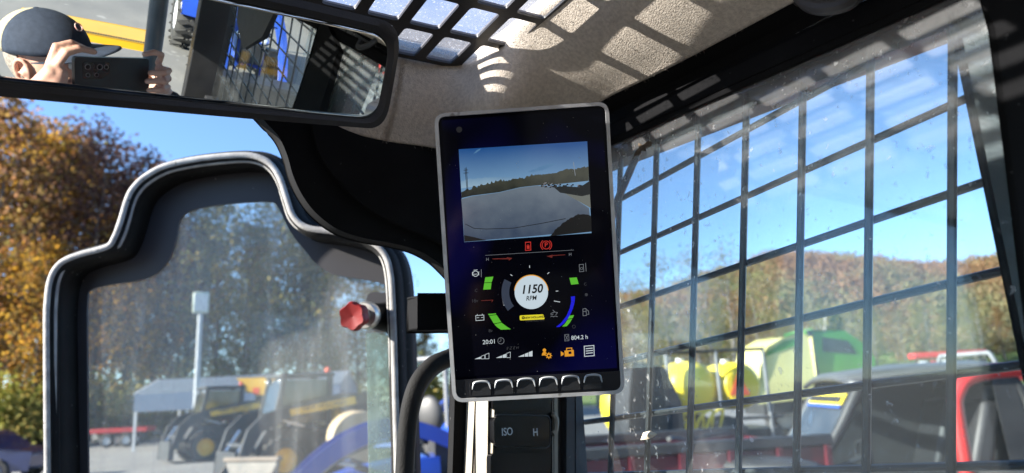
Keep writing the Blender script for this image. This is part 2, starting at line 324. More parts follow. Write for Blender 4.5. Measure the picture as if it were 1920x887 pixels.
# dark upper rear corner piece seen in the mirror
m = M(); m.slab([C(.402, -.12, .25), C(.402, -.18, .10), C(.402, -.30, .02), C(.402, -.40, .08), C(.402, -.45, .24)], [], (.012, 0, 0)); build(m, 'rear_corner_flap', BLK, cab, 35, .003)

# ================================================================ ROOF HATCH
hatch = at('roof_hatch', 'dusty roof hatch with black perforated steel grille above the headliner', 'roof hatch', C(.14, .38, .33))
m = M(); holes = []
for i in range(9):
    for j in range(7):
        if (j >= 3 and i in (2, 3)) or (j == 0 and i >= 4): continue  # openings left out to keep sun off the rail and headliner corner
        cx, cy = .306-.0388*i, .563-.0555*j; a, b = .0142, .0236
        holes.append(rpoly([C(cx-a, cy-b, .326), C(cx+a, cy-b, .326), C(cx+a, cy+b, .326), C(cx-a, cy+b, .326)], .0045, 3))
m.slab([C(-.052, .594, .326), C(.3235, .594, .326), C(.3235, .16, .326), C(-.052, .16, .326)], holes, (0, 0, .0022)); build(m, 'grille', BLKS, hatch, 35)
m = M(); LIP = mat('grille_lip_grey', (.20, .20, .22), None, 40, .5)
for h in holes:                                     # turned-up rims round every opening
    c = sum(h, V())/len(h); inn = [p+V((0, 0, .0024)) for p in h]; out = [c+(p-c)*1.04+V((0, 0, .0024)) for p in h]
    m.slab(out, [inn], (0, 0, .0019))
build(m, 'opening_rims', LIP, hatch, 35, kind='stuff')
HG = glass('hatch_polycarbonate', (.96, .97, 1.0), .15, .18, 14, .25, .5, (.85, .85, .87), speck_scale=420)
m = M(); m.slab([C(-.052, .594, .3335), C(.3235, .594, .3335), C(.3235, .16, .3335), C(-.052, .16, .3335)], [], (0, 0, .004)); build(m, 'hatch_pane', [HG], hatch, 0)

# ================================================================ SIDE WINDOW (double sliding panes) AND GUARD
CLEAR = glass('clear_glass', (.97, .985, .98), .0, .0, 5, 0, .6)
SG = glass('dusty_side_glass', (.90, .95, .97), .012, .07, 7, .06, .45, (.78, .78, .76), grad=[(2, -.04, -.24, .22), (2, .08, .20, .45)])
SG2 = glass('outer_side_glass', (.96, .98, .98), .008, .04, 9, .04, .4, (.75, .75, .73), grad=[(2, .08, .20, .35)])
win = at('side_window', 'dusty sliding side window with grimy lower corner beside the display', 'window', C(.43, .40, 0))
def pane(name, x, y0, y1, z0, z1, gm, par):
    m = M(); m.box(x, x+.004, y0, y1, EYE.z+z0, EYE.z+z1); m.m = [1]*6
    for i, f in enumerate(m.f):
        if all(abs(m.v[k].x-x) < 1e-6 for k in f): m.m[i] = 0
    return build(m, name, [gm, CLEAR], par, 0)
pane('inner_pane', .4205, .02, .632, -.31, .246, SG, win); pane('outer_pane', .434, .13, .632, -.31, .246, SG2, win)
m = M(); m.box(.416, .445, -.60, .64, EYE.z-.33, EYE.z-.3105); m.box(.416, .445, .633, .645, EYE.z-.31, EYE.z+.22); build(m, 'channel', CHAR, win)
win2 = at('side_window', 'rear pane of the side window behind the black pillar', 'window', C(.43, -.25, 0))
pane('rear_pane', .434, -.58, .117, -.31, .246, SG2, win2)
guard = at('window_guard', 'black welded rod guard outside the side window with square openings', 'window guard', C(.452, .35, -.31))
for k in range(21):                                 # uprights lean slightly back
    y0 = .592-.0560*k; m = M()
    a, b = C(.449, y0+.05, -.31), C(.449, y0-.055, .25)
    m.tube([a, b], .0029, 8); build(m, 'guard_rod', ROD, guard)
for k in range(10):
    z = .2055-.0545*k; m = M(); m.tube([C(.4548, .645, z-.080*.245), C(.4548, -.60, z+.080*1.0)], .0029, 8); build(m, 'guard_rod', ROD, guard)
m = M(); m.tube([HX(1208, 262, .449), HX(1190, 300, .449), HX(1158, 375, .449), HX(1128, 470, .449)], .0038, 8); build(m, 'guard_frame', ROD, guard)
# remnants on the pane
DEC = mat('torn_decal', (.05, .035, .02), (.16, .11, .06), 300, .8)
dec = at('torn_decal', 'torn dark remnant of a sticker high on the side window', 'sticker', HX(1205, 283, .42))
m = M()
def flake(pts, x=.4198, dz=.0006):
    m.slab([HX(a, b, x) for a, b in pts], [], (-dz, 0, 0))
flake([(1187, 300), (1192, 285), (1199, 277), (1197, 268), (1206, 272), (1215, 265), (1223, 266), (1221, 274), (1211, 276), (1212, 284), (1203, 283), (1199, 291), (1191, 292)]); build(m, 'decal_remnant', DEC, dec, 0)
lf = at('leaf_scrap', 'small pale dry leaf scrap stuck low on the side window', 'leaf', HX(1215, 817, .42))
m = M(); pts = [HX(a, b, .4195) for a, b in [(1201, 825), (1206, 811), (1219, 808), (1232, 814), (1224, 820), (1213, 824)]]
c = HX(1216, 815, .4165); m.add(pts+[c]+[p+V((.0007, 0, 0)) for p in pts], [(i, (i+1) % 6, 6) for i in range(6)]+[(7+(i+1) % 6, 7+i, 6) for i in range(6)]); build(m, 'leaf_blade', mat('dry_leaf', (.62, .55, .44), (.42, .34, .24), 120, .8), lf, 0)

# ================================================================ OPEN FRONT DOOR
ND = F0
def DP(pts, d): return [hit(a, b, EYE+ND*d, ND) for a, b in pts]
door = at('front_door', 'open black front door with rounded shoulders, pale rubber seal and hazy glass', 'cab door', EYE+ND*.97+V((-.1, 0, -.45)))
lipc = [(92, 1120), (89, 887), (87, 640), (88, 570), (95, 522), (114, 493), (150, 477), (200, 463), (214, 446), (226, 415), (238, 375), (250, 352), (272, 331), (310, 311), (370, 298), (440, 291), (478, 293), (506, 307), (524, 333), (537, 372), (550, 406), (576, 427), (630, 435), (680, 447), (714, 468), (731, 508), (737, 600), (741, 740), (745, 887), (750, 1120)]
lip = smoothp(DP(lipc, .95), 5)
glassc = [(166, 1120), (165, 887), (163, 640), (164, 560), (172, 543), (205, 534), (262, 525), (295, 511), (318, 484), (330, 448), (336, 417), (350, 399), (385, 388), (440, 381), (500, 378), (518, 384), (532, 410), (548, 440), (572, 470), (596, 497), (628, 515), (680, 524), (716, 532), (724, 548), (690, 552), (688, 604), (704, 622), (728, 628), (731, 700), (734, 887), (738, 1120)]
gl_in = smoothp(DP(glassc, 1.0), 5)
wallo = [p+ND*.055 for p in lip]
m = M(); m.tube(lip, .0044, 10, squash=tuple(ND)); m.tube([p+ND*.008+((p-sum(lip, V())/len(lip)).normalized()*-.006) for p in lip], .0035, 8); build(m, 'door_seal', SEAL, door)
cen = sum(lip, V())/len(lip)
def inset(path, k):                                  # shift a loop towards its inside along its own normals
    out = []; n = len(path)
    for i, p in enumerate(path):
        t = (path[min(i+1, n-1)]-path[max(i-1, 0)]).normalized(); nn = ND.cross(t).normalized()
        out.append(p+nn*k)
    return out
sgn = 1 if (inset(lip, .01)[40]-cen).length < (lip[40]-cen).length else -1
def ribbon(paths, name, mt, par=door):
    m = M(); m.grid(paths); o = build(m, name, mt, par, 50); s = o.modifiers.new('t', 'SOLIDIFY'); s.thickness = .0025; return o
ribbon([[p+ND*.002 for p in inset(lip, sgn*.003)], [p+ND*.010 for p in inset(lip, sgn*.007)], [p+ND*.016 for p in inset(lip, sgn*.004)], [p+ND*.022 for p in inset(lip, sgn*.007)], [p+ND*.034 for p in inset(lip, sgn*.005)], [p+ND*.058 for p in inset(lip, sgn*.006)]], 'door_channel', RUB)
ribbon([[p+ND*.002 for p in inset(lip, -sgn*.003)], [p+ND*.010 for p in inset(lip, -sgn*.010)], [p+ND*.030 for p in inset(lip, -sgn*.012)], [p+ND*.034 for p in inset(lip, -sgn*.018)], [p+ND*.060 for p in inset(lip, -sgn*.022)]], 'door_shell', RUB)
m = M(); m.slab([p+ND*.058 for p in inset(lip, -sgn*.010)], [[p+ND*.008 for p in gl_in]], ND*.006) if False else m.slab([p+ND*(.055) for p in inset(lip, -sgn*.012)], [[EYE+(p-EYE)*(1.005/1.0) for p in gl_in]], ND*.004); build(m, 'glass_border', GRYB, door)
DG = glass('hazy_door_glass', (.95, .97, .95), .095, .10, 3.5, .02, .35, (.88, .85, .76), streak=.12, grad=[(2, .30, .05, .10)])
gp_ = [p+ND*.0597 for p in inset(lip, sgn*.002)]
m = M(); m.slab(gp_, [], ND*.004); build(m, 'door_glass', [DG], door, 0)
m = M(); m.slab(DP([(687, 626), (703, 624), (727, 630), (730, 720), (733, 887), (736, 1120), (697, 1120), (690, 800)], 1.0), [], ND*-.002); build(m, 'glass_reflection_strip', glass('green_glass_reflection', (.78, .86, .82), .16, .16, 12, .04, .4, (.60, .68, .62), streak=.2), door, 0)  # green reflection beside the glass edge, put in as a tinted sheet
# latch with red star knob
lat = [DP([(722, 594)], 1.0)[0], DP([(700, 592)], .96)[0], DP([(690, 591)], .945)[0], DP([(678, 592)], .925)[0], DP([(662, 593)], .90)[0]]
m = M(); m.tube(lat[:3], [.021, .017, .014], 16); build(m, 'latch_boss', RUB, door)
ax = (lat[4]-lat[2]).normalized()
m = M(); m.lathe([(0, 0), (.0185, 0), (.0185, .010), (.0165, .013), (.010, .013), (.010, .020), (0, .02)], lat[2], ax, 20); build(m, 'latch_ferrule', STEEL, door)
m = M(); x = ax.orthogonal().normalized(); y = ax.cross(x); o0 = lat[2]+ax*.016; n = 60; rows = []
for r_, h_ in [(0.001, 0), (.011, 0), (.013, .004), (.0135, .012), (.021, .017), (.0235, .022), (.0235, .032), (.021, .036), (.012, .0345), (.001, .033)]:
    rows.append([o0+ax*h_+(x*math.cos(2*math.pi*i/n)+y*math.sin(2*math.pi*i/n))*r_*.76*(1+(.075*math.cos(6*2*math.pi*i/n) if r_ > .015 else 0)) for i in range(n+1)])
m.grid(rows); build(m, 'red_knob', RED, door)

# ================================================================ GRAB HANDLE beside the pillar
gh = at('grab_handle', 'curved black grab bar between the open door and the display', 'grab handle', HY(750, 887, .60))
hp = smoothp([HY(930, 652, .615), HY(880, 657, .605), HY(842, 670, .60), HY(812, 684, .595), HY(788, 710, .592), HY(773, 745, .59), HY(764, 795, .59), HY(758, 887, .59), HY(752, 1100, .59)], 8)
m = M(); m.tube(hp, .0078, 14); build(m, 'bar', RUB, gh)
m = M(); m.tube([p+V((.0066, .003, -.0045)) for p in hp], .0032, 8); build(m, 'rubber_rib', CHAR, gh)

# ================================================================ SWITCH PANEL under the display
sw = at('switch_panel', 'black switch panel with wide rocker switch under the display', 'switch panel', HY(980, 880, .60))
PG = mat('gloss_black_panel', (.003, .003, .0035), (.005, .005, .006), 20, .25, spec=.22, speck=(150, .75, (.05, .05, .05)))
m = M(); m.slab(yp([(919, 700), (1037, 700), (1036, 1150), (915, 1150)], .598), [], (0, .03, 0)); build(m, 'panel_plate', PG, sw, 35, .002)
m = M(); m.slab(rpoly(yp([(924, 735), (1034, 728), (1034, 770), (924, 770)], .594), .004), [], (0, .004, 0)); build(m, 'blank_cover', PG, sw, 35, .0012)
m = M(); m.slab(rpoly(yp([(926, 780), (1030, 781), (1030, 838), (927, 836)], .588), .007), [], (0, .009, 0)); rk = build(m, 'rocker_switch', PG, sw, 35, .0025); m = M(); m.tube(rpoly(yp([(924, 778), (1032, 779), (1032, 840), (925, 838)], .5935), .007), .0007, 6, closed=True); build(m, 'rocker_highlight', CHAR, rk)  # grey ring put in as the highlight round the rocker edge
m = M(); m.slab(rpoly(yp([(920, 850), (1033, 851), (1033, 915), (920, 915)], .590), .005), [], (0, .008, 0)); build(m, 'blank_cover', PG, sw, 35, .003)
def text(body, name, c, ex, ey, h, mt, par, shear=0, bold=0, depth=.0001, sx=1):
    cu = bpy.data.curves.new(name, 'FONT'); cu.body = body; cu.align_x = 'CENTER'; cu.align_y = 'CENTER'; cu.shear = shear; cu.offset = bold; cu.extrude = .008; cu.size = 1; cu.resolution_u = 4
    to = bpy.data.objects.new('tmp', cu); COL.objects.link(to); dg = bpy.context.evaluated_depsgraph_get(); me = bpy.data.meshes.new_from_object(to.evaluated_get(dg)); bpy.data.objects.remove(to)
    ex, ey = V(ex).normalized(), V(ey).normalized(); ez = ex.cross(ey); o0 = ORG.get(par.name, V()); s = h/.70
    for v_ in me.vertices: v_.co = V(c)-o0+ex*v_.co.x*s*sx+ey*v_.co.y*s+ez*v_.co.z*.02
    me.materials.clear(); me.materials.append(mt); me.name = name
    o = bpy.data.objects.new(name, me); COL.objects.link(o); o.parent = par; ORG[o.name] = o0; return o
LEG = mat('white_legend', (.62, .64, .66), None, 30, .6)
text('ISO', 'switch_lettering', HY(951, 810, .5875), (1, 0, 0), (0, 0, 1), .0069, LEG, rk, bold=.004, sx=.8)
text('H', 'switch_lettering', HY(1004, 811, .5875), (1, 0, 0), (0, 0, 1), .0069, LEG, rk, bold=.004, sx=.8)
# ================================================================ DISPLAY MONITOR
DM = .56
def T(px, py, e=0): return D(px, py, DM-e)
EX = (T(1140, 192)-T(815, 215)).normalized(); EY = (T(832, 330)-T(842, 550)).normalized()
mon = at('display_monitor', 'silver framed portrait display monitor showing engine gauges and a camera picture', 'display', T(993, 760, -.03))
def TP(l, e): return [T(a, b, e) for a, b in l]
co = [(814, 214), (1140, 191), (1171, 737), (849, 754)]
ci = [(821.5, 220), (1134, 198), (1164, 731), (856, 747)]
outer = rpoly(TP(co, 0), .0095, 8); inner = rpoly(TP(ci, 0), .0065, 8)
m = M(); m.slab([p+FWD*.010 for p in outer], [], FWD*.026); build(m, 'rear_housing', BLK, mon, 35, .002)
m = M(); m.slab([p-FWD*.0022 for p in outer], [[p-FWD*.0022 for p in inner]], FWD*.013); build(m, 'bezel', SILV, mon, 50, .0008)
m = M(); m.slab([p for p in rpoly(TP([(821, 219.5), (1134.5, 197.5), (1164.5, 731.5), (855.5, 747.5)], 0), .0065, 8)], [], FWD*.006); scr = build(m, 'screen_panel', SCRN, mon, 0)
m = M(); m.tube([FWD*.034+T(990, 470), T(1000, 470)+FWD*.075], .018, 12); build(m, 'monitor_arm', BLK, mon)
KP = mat('key_panel', (.008, .009, .012), (.012, .013, .017), 20, .35, speck=(120, .74, (.04, .04, .045)))
m = M(); m.slab(TP([(853, 712.5), (1163.2, 695), (1164.4, 729), (1161, 731.5), (860, 747), (855.6, 744.5)], .0002), [], FWD*-.0010); build(m, 'key_panel', KP, mon, 0)
def z2(a, b): return (800+a/2.7725, 440+b/2.7725)
def z1(a, b): return (800+a/2.9575, 180+b/2.9575)
KEY = mat('key_rubber', (.013, .014, .016), None, 30, .55); KARC = mat('key_silver_arc', (.50, .52, .54), None, 30, .35, metal=.3)
for i in range(6):
    x = 238+116*i; dy = -7*i
    q = [z2(x-4, 838+dy), z2(x-1, 806+dy), z2(x+12, 772+dy), z2(x+46, 765+dy), z2(x+80, 769+dy), z2(x+93, 802+dy), z2(x+95, 832+dy)]
    m = M(); m.slab(smoothp(TP(q, .0013), 3), [], FWD*-.0012); k = build(m, 'key_button', KEY, mon, 35, .0003)
    a = [z2(x, 806+dy), z2(x+5, 784+dy), z2(x+14, 769+dy), z2(x+46, 763+dy), z2(x+78, 766+dy), z2(x+88, 780+dy), z2(x+94, 803+dy)]
    m = M(); m.tube(smoothp(TP(a, .0026), 4), [.00025+.0008*math.sin(math.pi*j/24)**.6 for j in range(25)], 6); build(m, 'key_arc', KARC, k)
    m = M(); m.slab(TP([z2(x-17, 772+dy), z2(x-14.5, 772+dy), z2(x-11, 838+dy), z2(x-13.5, 838+dy)], .0014), [], FWD*-.0002); build(m, 'key_divider', CHAR, k)
EW = emis('ui_white', (205, 215, 220), .85); EG = emis('ui_grey', (120, 125, 132), .8); ED = emis('ui_dim', (58, 60, 66), .8); ER = emis('ui_red', (205, 45, 35), .75); EDR = emis('ui_dark_red', (105, 28, 20), .8)
EGN = emis('ui_green', (92, 190, 45), .85); EO = emis('ui_orange', (235, 160, 40), .85); EYL = emis('ui_yellow', (238, 225, 45), .8); EB = emis('ui_blue', (18, 20, 215), .9); ESL = emis('ui_slate', (48, 58, 76), .85); EK = emis('ui_black', (4, 5, 8), .5); EDISC = emis('ui_disc', (196, 212, 222), .92)
def flat(pts, name, mt, e=.00025, par=scr, holes=()):
    m = M(); m.slab(TP(pts, e), [TP(h, e) for h in holes], FWD*-.00008); return build(m, name, mt, par, 0)
def Z(l): return [z2(*p) for p in l]
def circ(cx, cy, r, n=28, a0=0, a1=360, f=1): return [(cx+r*math.cos(math.radians(a0+(a1-a0)*i/n)), cy+f*r*math.sin(math.radians(a0+(a1-a0)*i/n))) for i in range(n if abs(a1-a0) == 360 else n+1)]
def ringz(cx, cy, r0, r1, name, mt, e=.00025, n=32): flat(Z(circ(cx, cy, r1, n)), name, mt, e, scr, [Z(circ(cx, cy, r0, n))])
def arcz(cx, cy, r0, r1, a0, a1, name, mt, e=.00025): flat(Z(circ(cx, cy, r1, 24, a0, a1)+circ(cx, cy, r0, 24, a1, a0)), name, mt, e)
def lines(segs, w_, name, mt, e=.00025):
    m = M()
    for a, b in segs:
        a, b = V(a), V(b); t = (b-a).normalized()*(w_/2); nn = V((-t.y, t.x))
        m.slab(TP(Z([a+nn-t, b+nn+t, b-nn+t, a-nn-t]), e), [], FWD*-.00006)
    build(m, name, mt, scr, 0)
def stext(body, zx, zy, h, mt, name='screen_text', shear=0, bold=0, sx=1, e=.0003): text(body, name, T(*z2(zx, zy), e), EX, EY, h/2.7725*DM/F, mt, scr, shear, bold, sx=sx)
# soft navy blotches of emission over the panel
bl = bpy.data.materials.new('lcd_navy'); bl.use_nodes = True; t = bl.node_tree; p = t.nodes['Principled BSDF']; p.inputs['Base Color'].default_value = (.002, .002, .004, 1); p.inputs['Roughness'].default_value = .08; p.inputs['Specular IOR Level'].default_value = .06
tc = N(t, 'TexCoord'); n = N(t, 'TexNoise'); n.inputs['Scale'].default_value = 11; n.inputs['Detail'].default_value = 1; t.links.new(tc.outputs['Object'], n.inputs['Vector'])
rp = N(t, 'ValToRGB'); rp.color_ramp.elements[0].position = .47; rp.color_ramp.elements[0].color = (.0008, .0009, .0022, 1); rp.color_ramp.elements[1].position = .66; rp.color_ramp.elements[1].color = (.002, .002, .034, 1); t.links.new(n.outputs[0], rp.inputs[0]); t.links.new(rp.outputs[0], p.inputs['Emission Color']); p.inputs['Emission Strength'].default_value = .8*EMX
flat([(828, 226), (1129, 204), (1157, 690), (853, 707)], 'navy_blotches', bl, .0001)
# --- the camera picture on the screen: flat print of light
def scr_mat(name, c0, c1, a0, a1, noise=0, sc=60, st=.85):
    m = bpy.data.materials.new(name); m.use_nodes = True; t = m.node_tree; p = t.nodes['Principled BSDF']; p.inputs['Base Color'].default_value = (.004, .004, .005, 1); p.inputs['Roughness'].default_value = .12
    tc = N(t, 'TexCoord'); sx = N(t, 'SeparateXYZ'); t.links.new(tc.outputs['Object'], sx.inputs[0]); mr = N(t, 'MapRange'); mr.inputs[1].default_value = a0; mr.inputs[2].default_value = a1; t.links.new(sx.outputs[2], mr.inputs[0])
    n = N(t, 'TexNoise'); n.inputs['Scale'].default_value = sc; n.inputs['Detail'].default_value = 6; t.links.new(tc.outputs['Object'], n.inputs['Vector']); mm = N(t, 'Math', operation='MULTIPLY_ADD'); mm.inputs[1].default_value = noise; t.links.new(n.outputs[0], mm.inputs[0]); t.links.new(mr.outputs[0], mm.inputs[2])
    sb = N(t, 'Math', operation='SUBTRACT'); sb.inputs[1].default_value = noise/2; t.links.new(mm.outputs[0], sb.inputs[0]); sb.use_clamp = True
    mx = N(t, 'Mix', data_type='RGBA'); mx.inputs[6].default_value = lin(*c0); mx.inputs[7].default_value = lin(*c1); t.links.new(sb.outputs[0], mx.inputs[0]); t.links.new(mx.outputs[2], p.inputs['Emission Color']); p.inputs['Emission Strength'].default_value = st*EMX; return m
oz = ORG[mon.name].z
def zo(px, py): return T(px, py).z-oz
PSKY = scr_mat('picture_sky', (112, 152, 188), (28, 78, 140), zo(980, 338), zo(980, 275), .25, 22)
PGND = scr_mat('picture_ground', (58, 72, 94), (106, 118, 130), zo(990, 450), zo(990, 350), .8, 90)
pic = flat([(860, 280), (1101, 265), (1109, 437), (870.5, 454)], 'camera_picture', PSKY, .0002)
def pz(l): return [z1(*p) for p in l]
def wob(l, amp):                                     # ragged line through the points
    out = []
    for (a, b), (c, d) in zip(l, l[1:]):
        k = max(2, int(abs(c-a)/7))
        for i in range(k): out.append((a+(c-a)*i/k, b+(d-b)*i/k+random.uniform(-amp, amp*.4)))
    return out+[l[-1]]
flat(pz([(192, 572), (250, 556), (400, 536), (520, 508), (610, 498), (720, 505), (900, 622), (914, 745), (560, 780), (209, 808), (203, 700)]), 'camera_picture_ground', PGND, .00029)
flat(pz([(700, 500), (905, 545), (910, 622), (800, 560)]), 'camera_picture_verge', emis('picture_verge', (120, 124, 118), .7), .00032)
PTR = scr_mat('picture_trees', (20, 26, 26), (70, 72, 60), zo(980, 372), zo(980, 330), .9, 140, .8)
flat(pz(wob([(192, 535), (250, 512), (330, 490), (420, 470), (500, 465), (590, 440), (640, 440)], 12)+[(640, 494), (600, 497), (520, 506), (400, 534), (250, 553), (194, 566)]), 'camera_picture_trees', PTR, .00033)
flat(pz(wob([(640, 436), (720, 428)], 3)+wob([(720, 430), (760, 412), (830, 405), (897, 392)], 7)+[(900, 470), (720, 490), (640, 490)]), 'camera_picture_trees', PTR, .00034)
m = M()
for _ in range(60):
    a = random.uniform(620, 890); b = 478+random.uniform(0, 22)+(a-620)*.06; s = random.uniform(4, 14)
    m.slab(TP(pz([(a, b), (a+s, b-2), (a+s*1.2, b+s*.6), (a-1, b+s*.7)]), .00037), [], FWD*-.00003); m.c = 0
build(m, 'camera_picture_machines', emis('picture_machines', (20, 22, 28), .8), scr, 0, kind='stuff')
m = M()
for _ in range(26):
    a = random.uniform(640, 880); b = 476+random.uniform(0, 20)+(a-620)*.06; s = random.uniform(3, 9); m.slab(TP(pz([(a, b), (a+s, b-1), (a+s, b+s*.4), (a, b+s*.5)]), .00041), [], FWD*-.00003)
build(m, 'camera_picture_vehicles', emis('picture_vehicles', (150, 150, 158), .75), scr, 0, kind='stuff')
flat(pz([(705, 506), (760, 500), (850, 506), (905, 470), (908, 545), (860, 556), (740, 536)]), 'camera_picture_bucket', emis('picture_bucket', (26, 30, 32), .8), .00039)
flat(pz(wob([(680, 783), (720, 735), (780, 690), (840, 658), (875, 655), (912, 668)], 5)+[(915, 752)]), 'camera_picture_bucket', EK, .0004)
flat(pz([(207, 772), (260, 782), (330, 800), (209, 809)]), 'camera_picture_bucket', EK, .0004)
lz = lambda s, w_, nm, mt, e: lines([tuple(((px-800)*2.7725, (py-440)*2.7725) for px, py in (z1(*a), z1(*b))) for a, b in s], w_, nm, mt, e)
lz([((213, 400), (224, 528)), ((220, 398), (229, 526)), ((206, 412), (228, 410)), ((206, 428), (230, 426))], 3, 'camera_picture_pole', EK, .00038)
lz([((814, 368), (824, 440))], 3, 'camera_picture_pole', emis('picture_pole', (150, 160, 170), .7), .00038)
lz([((215, 710), (262, 734)), ((262, 734), (330, 738)), ((330, 738), (480, 733)), ((480, 733), (640, 706)), ((640, 706), (770, 680))], 3.2, 'camera_picture_crack', EK, .00036)
CLD = scr_mat('picture_cloud', (150, 182, 205), (86, 130, 172), zo(980, 345), zo(980, 320), .8, 60, .8)
flat(pz(wob([(190, 478), (230, 462), (320, 454), (420, 450), (500, 454)], 5)+[(500, 462), (430, 470), (350, 487), (260, 503), (192, 512)]), 'camera_picture_cloud', CLD, .00026)
flat(pz(wob([(560, 424), (620, 396), (680, 376), (715, 374)], 3)+[(700, 388), (640, 412), (590, 424)]), 'camera_picture_cloud', CLD, .00026)
flat(pz([(258, 322), (278, 300), (300, 291), (296, 300), (276, 314)]), 'camera_picture_cloud', CLD, .00026)
# --- gauges
flat(Z([(512, 38), (542, 36), (543, 82), (512, 84)]), 'warning_icon', ER, .00025, scr, [Z([(515.5, 42), (538.5, 40.5), (539.5, 78), (515.5, 80)])])
flat(Z([(520, 58), (534, 57), (535, 73), (521, 74)]), 'warning_icon', ER); arcz(527, 58, 4, 6.5, 180, 360, 'warning_icon', ER)
ringz(621, 54, 19, 22.5, 'brake_icon', ER); arcz(621, 54, 27, 30.5, 125, 235, 'brake_icon', ER); arcz(621, 54, 27, 30.5, -55, 55, 'brake_icon', ER); stext('P', 621, 54, 24, ER, bold=.01)
lines([((305, 108), (765, 80))], 1.6, 'gauge_line', EG)
stext('H', 316, 129, 15, EG); stext('H', 746, 103, 15, EG); stext('C', 257, 291, 15, ED); stext('C', 825, 258, 15, ED); stext('18v', 250, 345, 17, ED); stext('8v', 332, 500, 16, ED)
flat(Z([(342, 124), (420, 122), (415, 117), (446, 122), (428, 135), (426, 128), (342, 128)]), 'gauge_mark', EDR); flat(Z([(624, 112), (656, 104), (654, 107), (720, 103), (720, 106), (654, 111), (652, 121)]), 'gauge_mark', EDR)
lines([((285, 343), (344, 340)), ((344, 340), (338, 350))], 3, 'gauge_mark', EDR)
flat(Z([(305, 222), (347, 218), (338, 247), (300, 249)]), 'gauge_bar', EGN); flat(Z([(299.5, 252), (337, 250), (333, 284), (294, 286)]), 'gauge_bar', EGN); flat(Z([(742, 225), (780, 222), (790, 256), (751, 260)]), 'gauge_bar', EGN)
flat(Z([(319, 412), (360, 409), (361, 415), (323, 419)]), 'gauge_bar', EGN); flat(Z([(325, 422), (364, 418), (388, 455), (349, 462)]), 'gauge_bar', EGN); flat(Z([(351, 465), (390, 458), (412, 475), (438, 492), (386, 494), (366, 481)]), 'gauge_bar', EGN)
flat(Z([(739, 422), (766, 418), (759, 434), (734, 438)]), 'gauge_bar', EGN); flat(Z([(732, 442), (756, 438), (744, 458), (728, 476), (704, 478), (720, 462)]), 'gauge_bar', EGN)
arcz(545, 300, 116, 156, 142, 206, 'rpm_arc', ESL); lines([((392, 326), (400, 369))], 2, 'rpm_arc', EG)
for s in [((535, 162), (535, 171)), ((437, 208), (444, 213)), ((629, 203), (636, 197)), ((673, 294), (682, 293)), ((663, 345), (692, 350)), ((404, 308), (413, 308)), ((402, 367), (429, 357))]: lines([s], 3.4, 'rpm_tick', EW)
arcz(544, 298, 84, 90, 185, 355, 'rpm_rim', EO, .0002); flat(Z(circ(544, 300, 87, 48)), 'rpm_disc', EDISC, .0003)
stext('1150', 545, 285, 43, EK, shear=.2, bold=.028, e=.0006, sx=.92); stext('RPM', 543, 331, 24, EK, shear=.2, bold=.012, e=.0006, sx=.85)
flat(rpoly([V(z2(*q)) for q in [(483, 420), (607, 414), (614, 440), (484, 446)]], 2.5, 3), 'brand_badge', EYL, .0003); flat(Z(circ(502, 432, 8)), 'brand_badge', EK, .0006)
stext('NEW HOLLAND', 559, 430, 10.5, EK, 'badge_text', bold=.03, e=.0006, sx=.95); stext('CONSTRUCTION', 562, 448, 8.5, ED, 'badge_text'); stext('N', 502, 432, 8, EYL, 'badge_text', e=.0009)
flat(Z([(750, 322), (771, 320), (769, 350), (760, 385), (742, 425), (716, 460), (690, 480), (672, 480), (700, 458), (726, 424), (743, 385), (751, 350)]), 'blue_arc', EB)
ringz(254, 203, 12.5, 15.5, 'coolant_icon', EW); lines([((245, 185), (263, 183)), ((238, 195), (238, 212)), ((271, 193), (271, 210)), ((246, 206), (261, 205))], 2.5, 'coolant_icon', EW); lines([((284, 182), (284, 219))], 3, 'coolant_icon', EG)
lines([((793, 156), (814, 154)), ((814, 154), (817, 191)), ((817, 191), (795, 193)), ((795, 193), (793, 156)), ((826, 148), (829, 190))], 2.5, 'oil_icon', EG); ringz(805, 176, 5, 7, 'oil_icon', EG)
lines([((255, 421), (297, 418)), ((297, 418), (298, 444)), ((298, 444), (256, 447)), ((256, 447), (255, 421)), ((263, 420), (263, 415)), ((289, 418), (289, 413)), ((262, 432), (271, 431)), ((284, 431), (293, 430))], 2.6, 'battery_icon', EW)
lines([((812, 386), (828, 384)), ((828, 384), (831, 420)), ((831, 420), (813, 422)), ((813, 422), (812, 386)), ((814, 400), (828, 399)), ((832, 390), (841, 397)), ((841, 397), (843, 414)), ((843, 414), (836, 414))], 2.6, 'fuel_icon', EG)
ringz(765, 478, 7, 9, 'gauge_mark', ED); flat(Z(circ(830, 312, 8)), 'gauge_mark', ED)
lines([((645, 410), (664, 402)), ((664, 402), (680, 405)), ((680, 405), (672, 416)), ((656, 392), (664, 400)), ((645, 417), (658, 413)), ((645, 427), (652, 423)), ((652, 423), (660, 427)), ((660, 427), (668, 423)), ((668, 423), (680, 426))], 2.6, 'filter_icon', EG)
stext('20:01', 325, 558, 22, EW, bold=.003, sx=1.0); ringz(386, 552, 15, 17.5, 'clock_icon', EG); lines([((386, 541), (386, 553)), ((386, 553), (378, 555))], 2, 'clock_icon', EG)
lines([((717, 520), (738, 518)), ((738, 518), (740, 551)), ((740, 551), (718, 553)), ((718, 553), (717, 520)), ((721, 524), (735, 547)), ((735, 523), (722, 548))], 2.2, 'hourglass_icon', EG); stext('804.2 h', 795, 535, 21, EW, bold=.003, sx=.98)
stext('E Z E H', 446, 590, 14, ED, shear=.25)
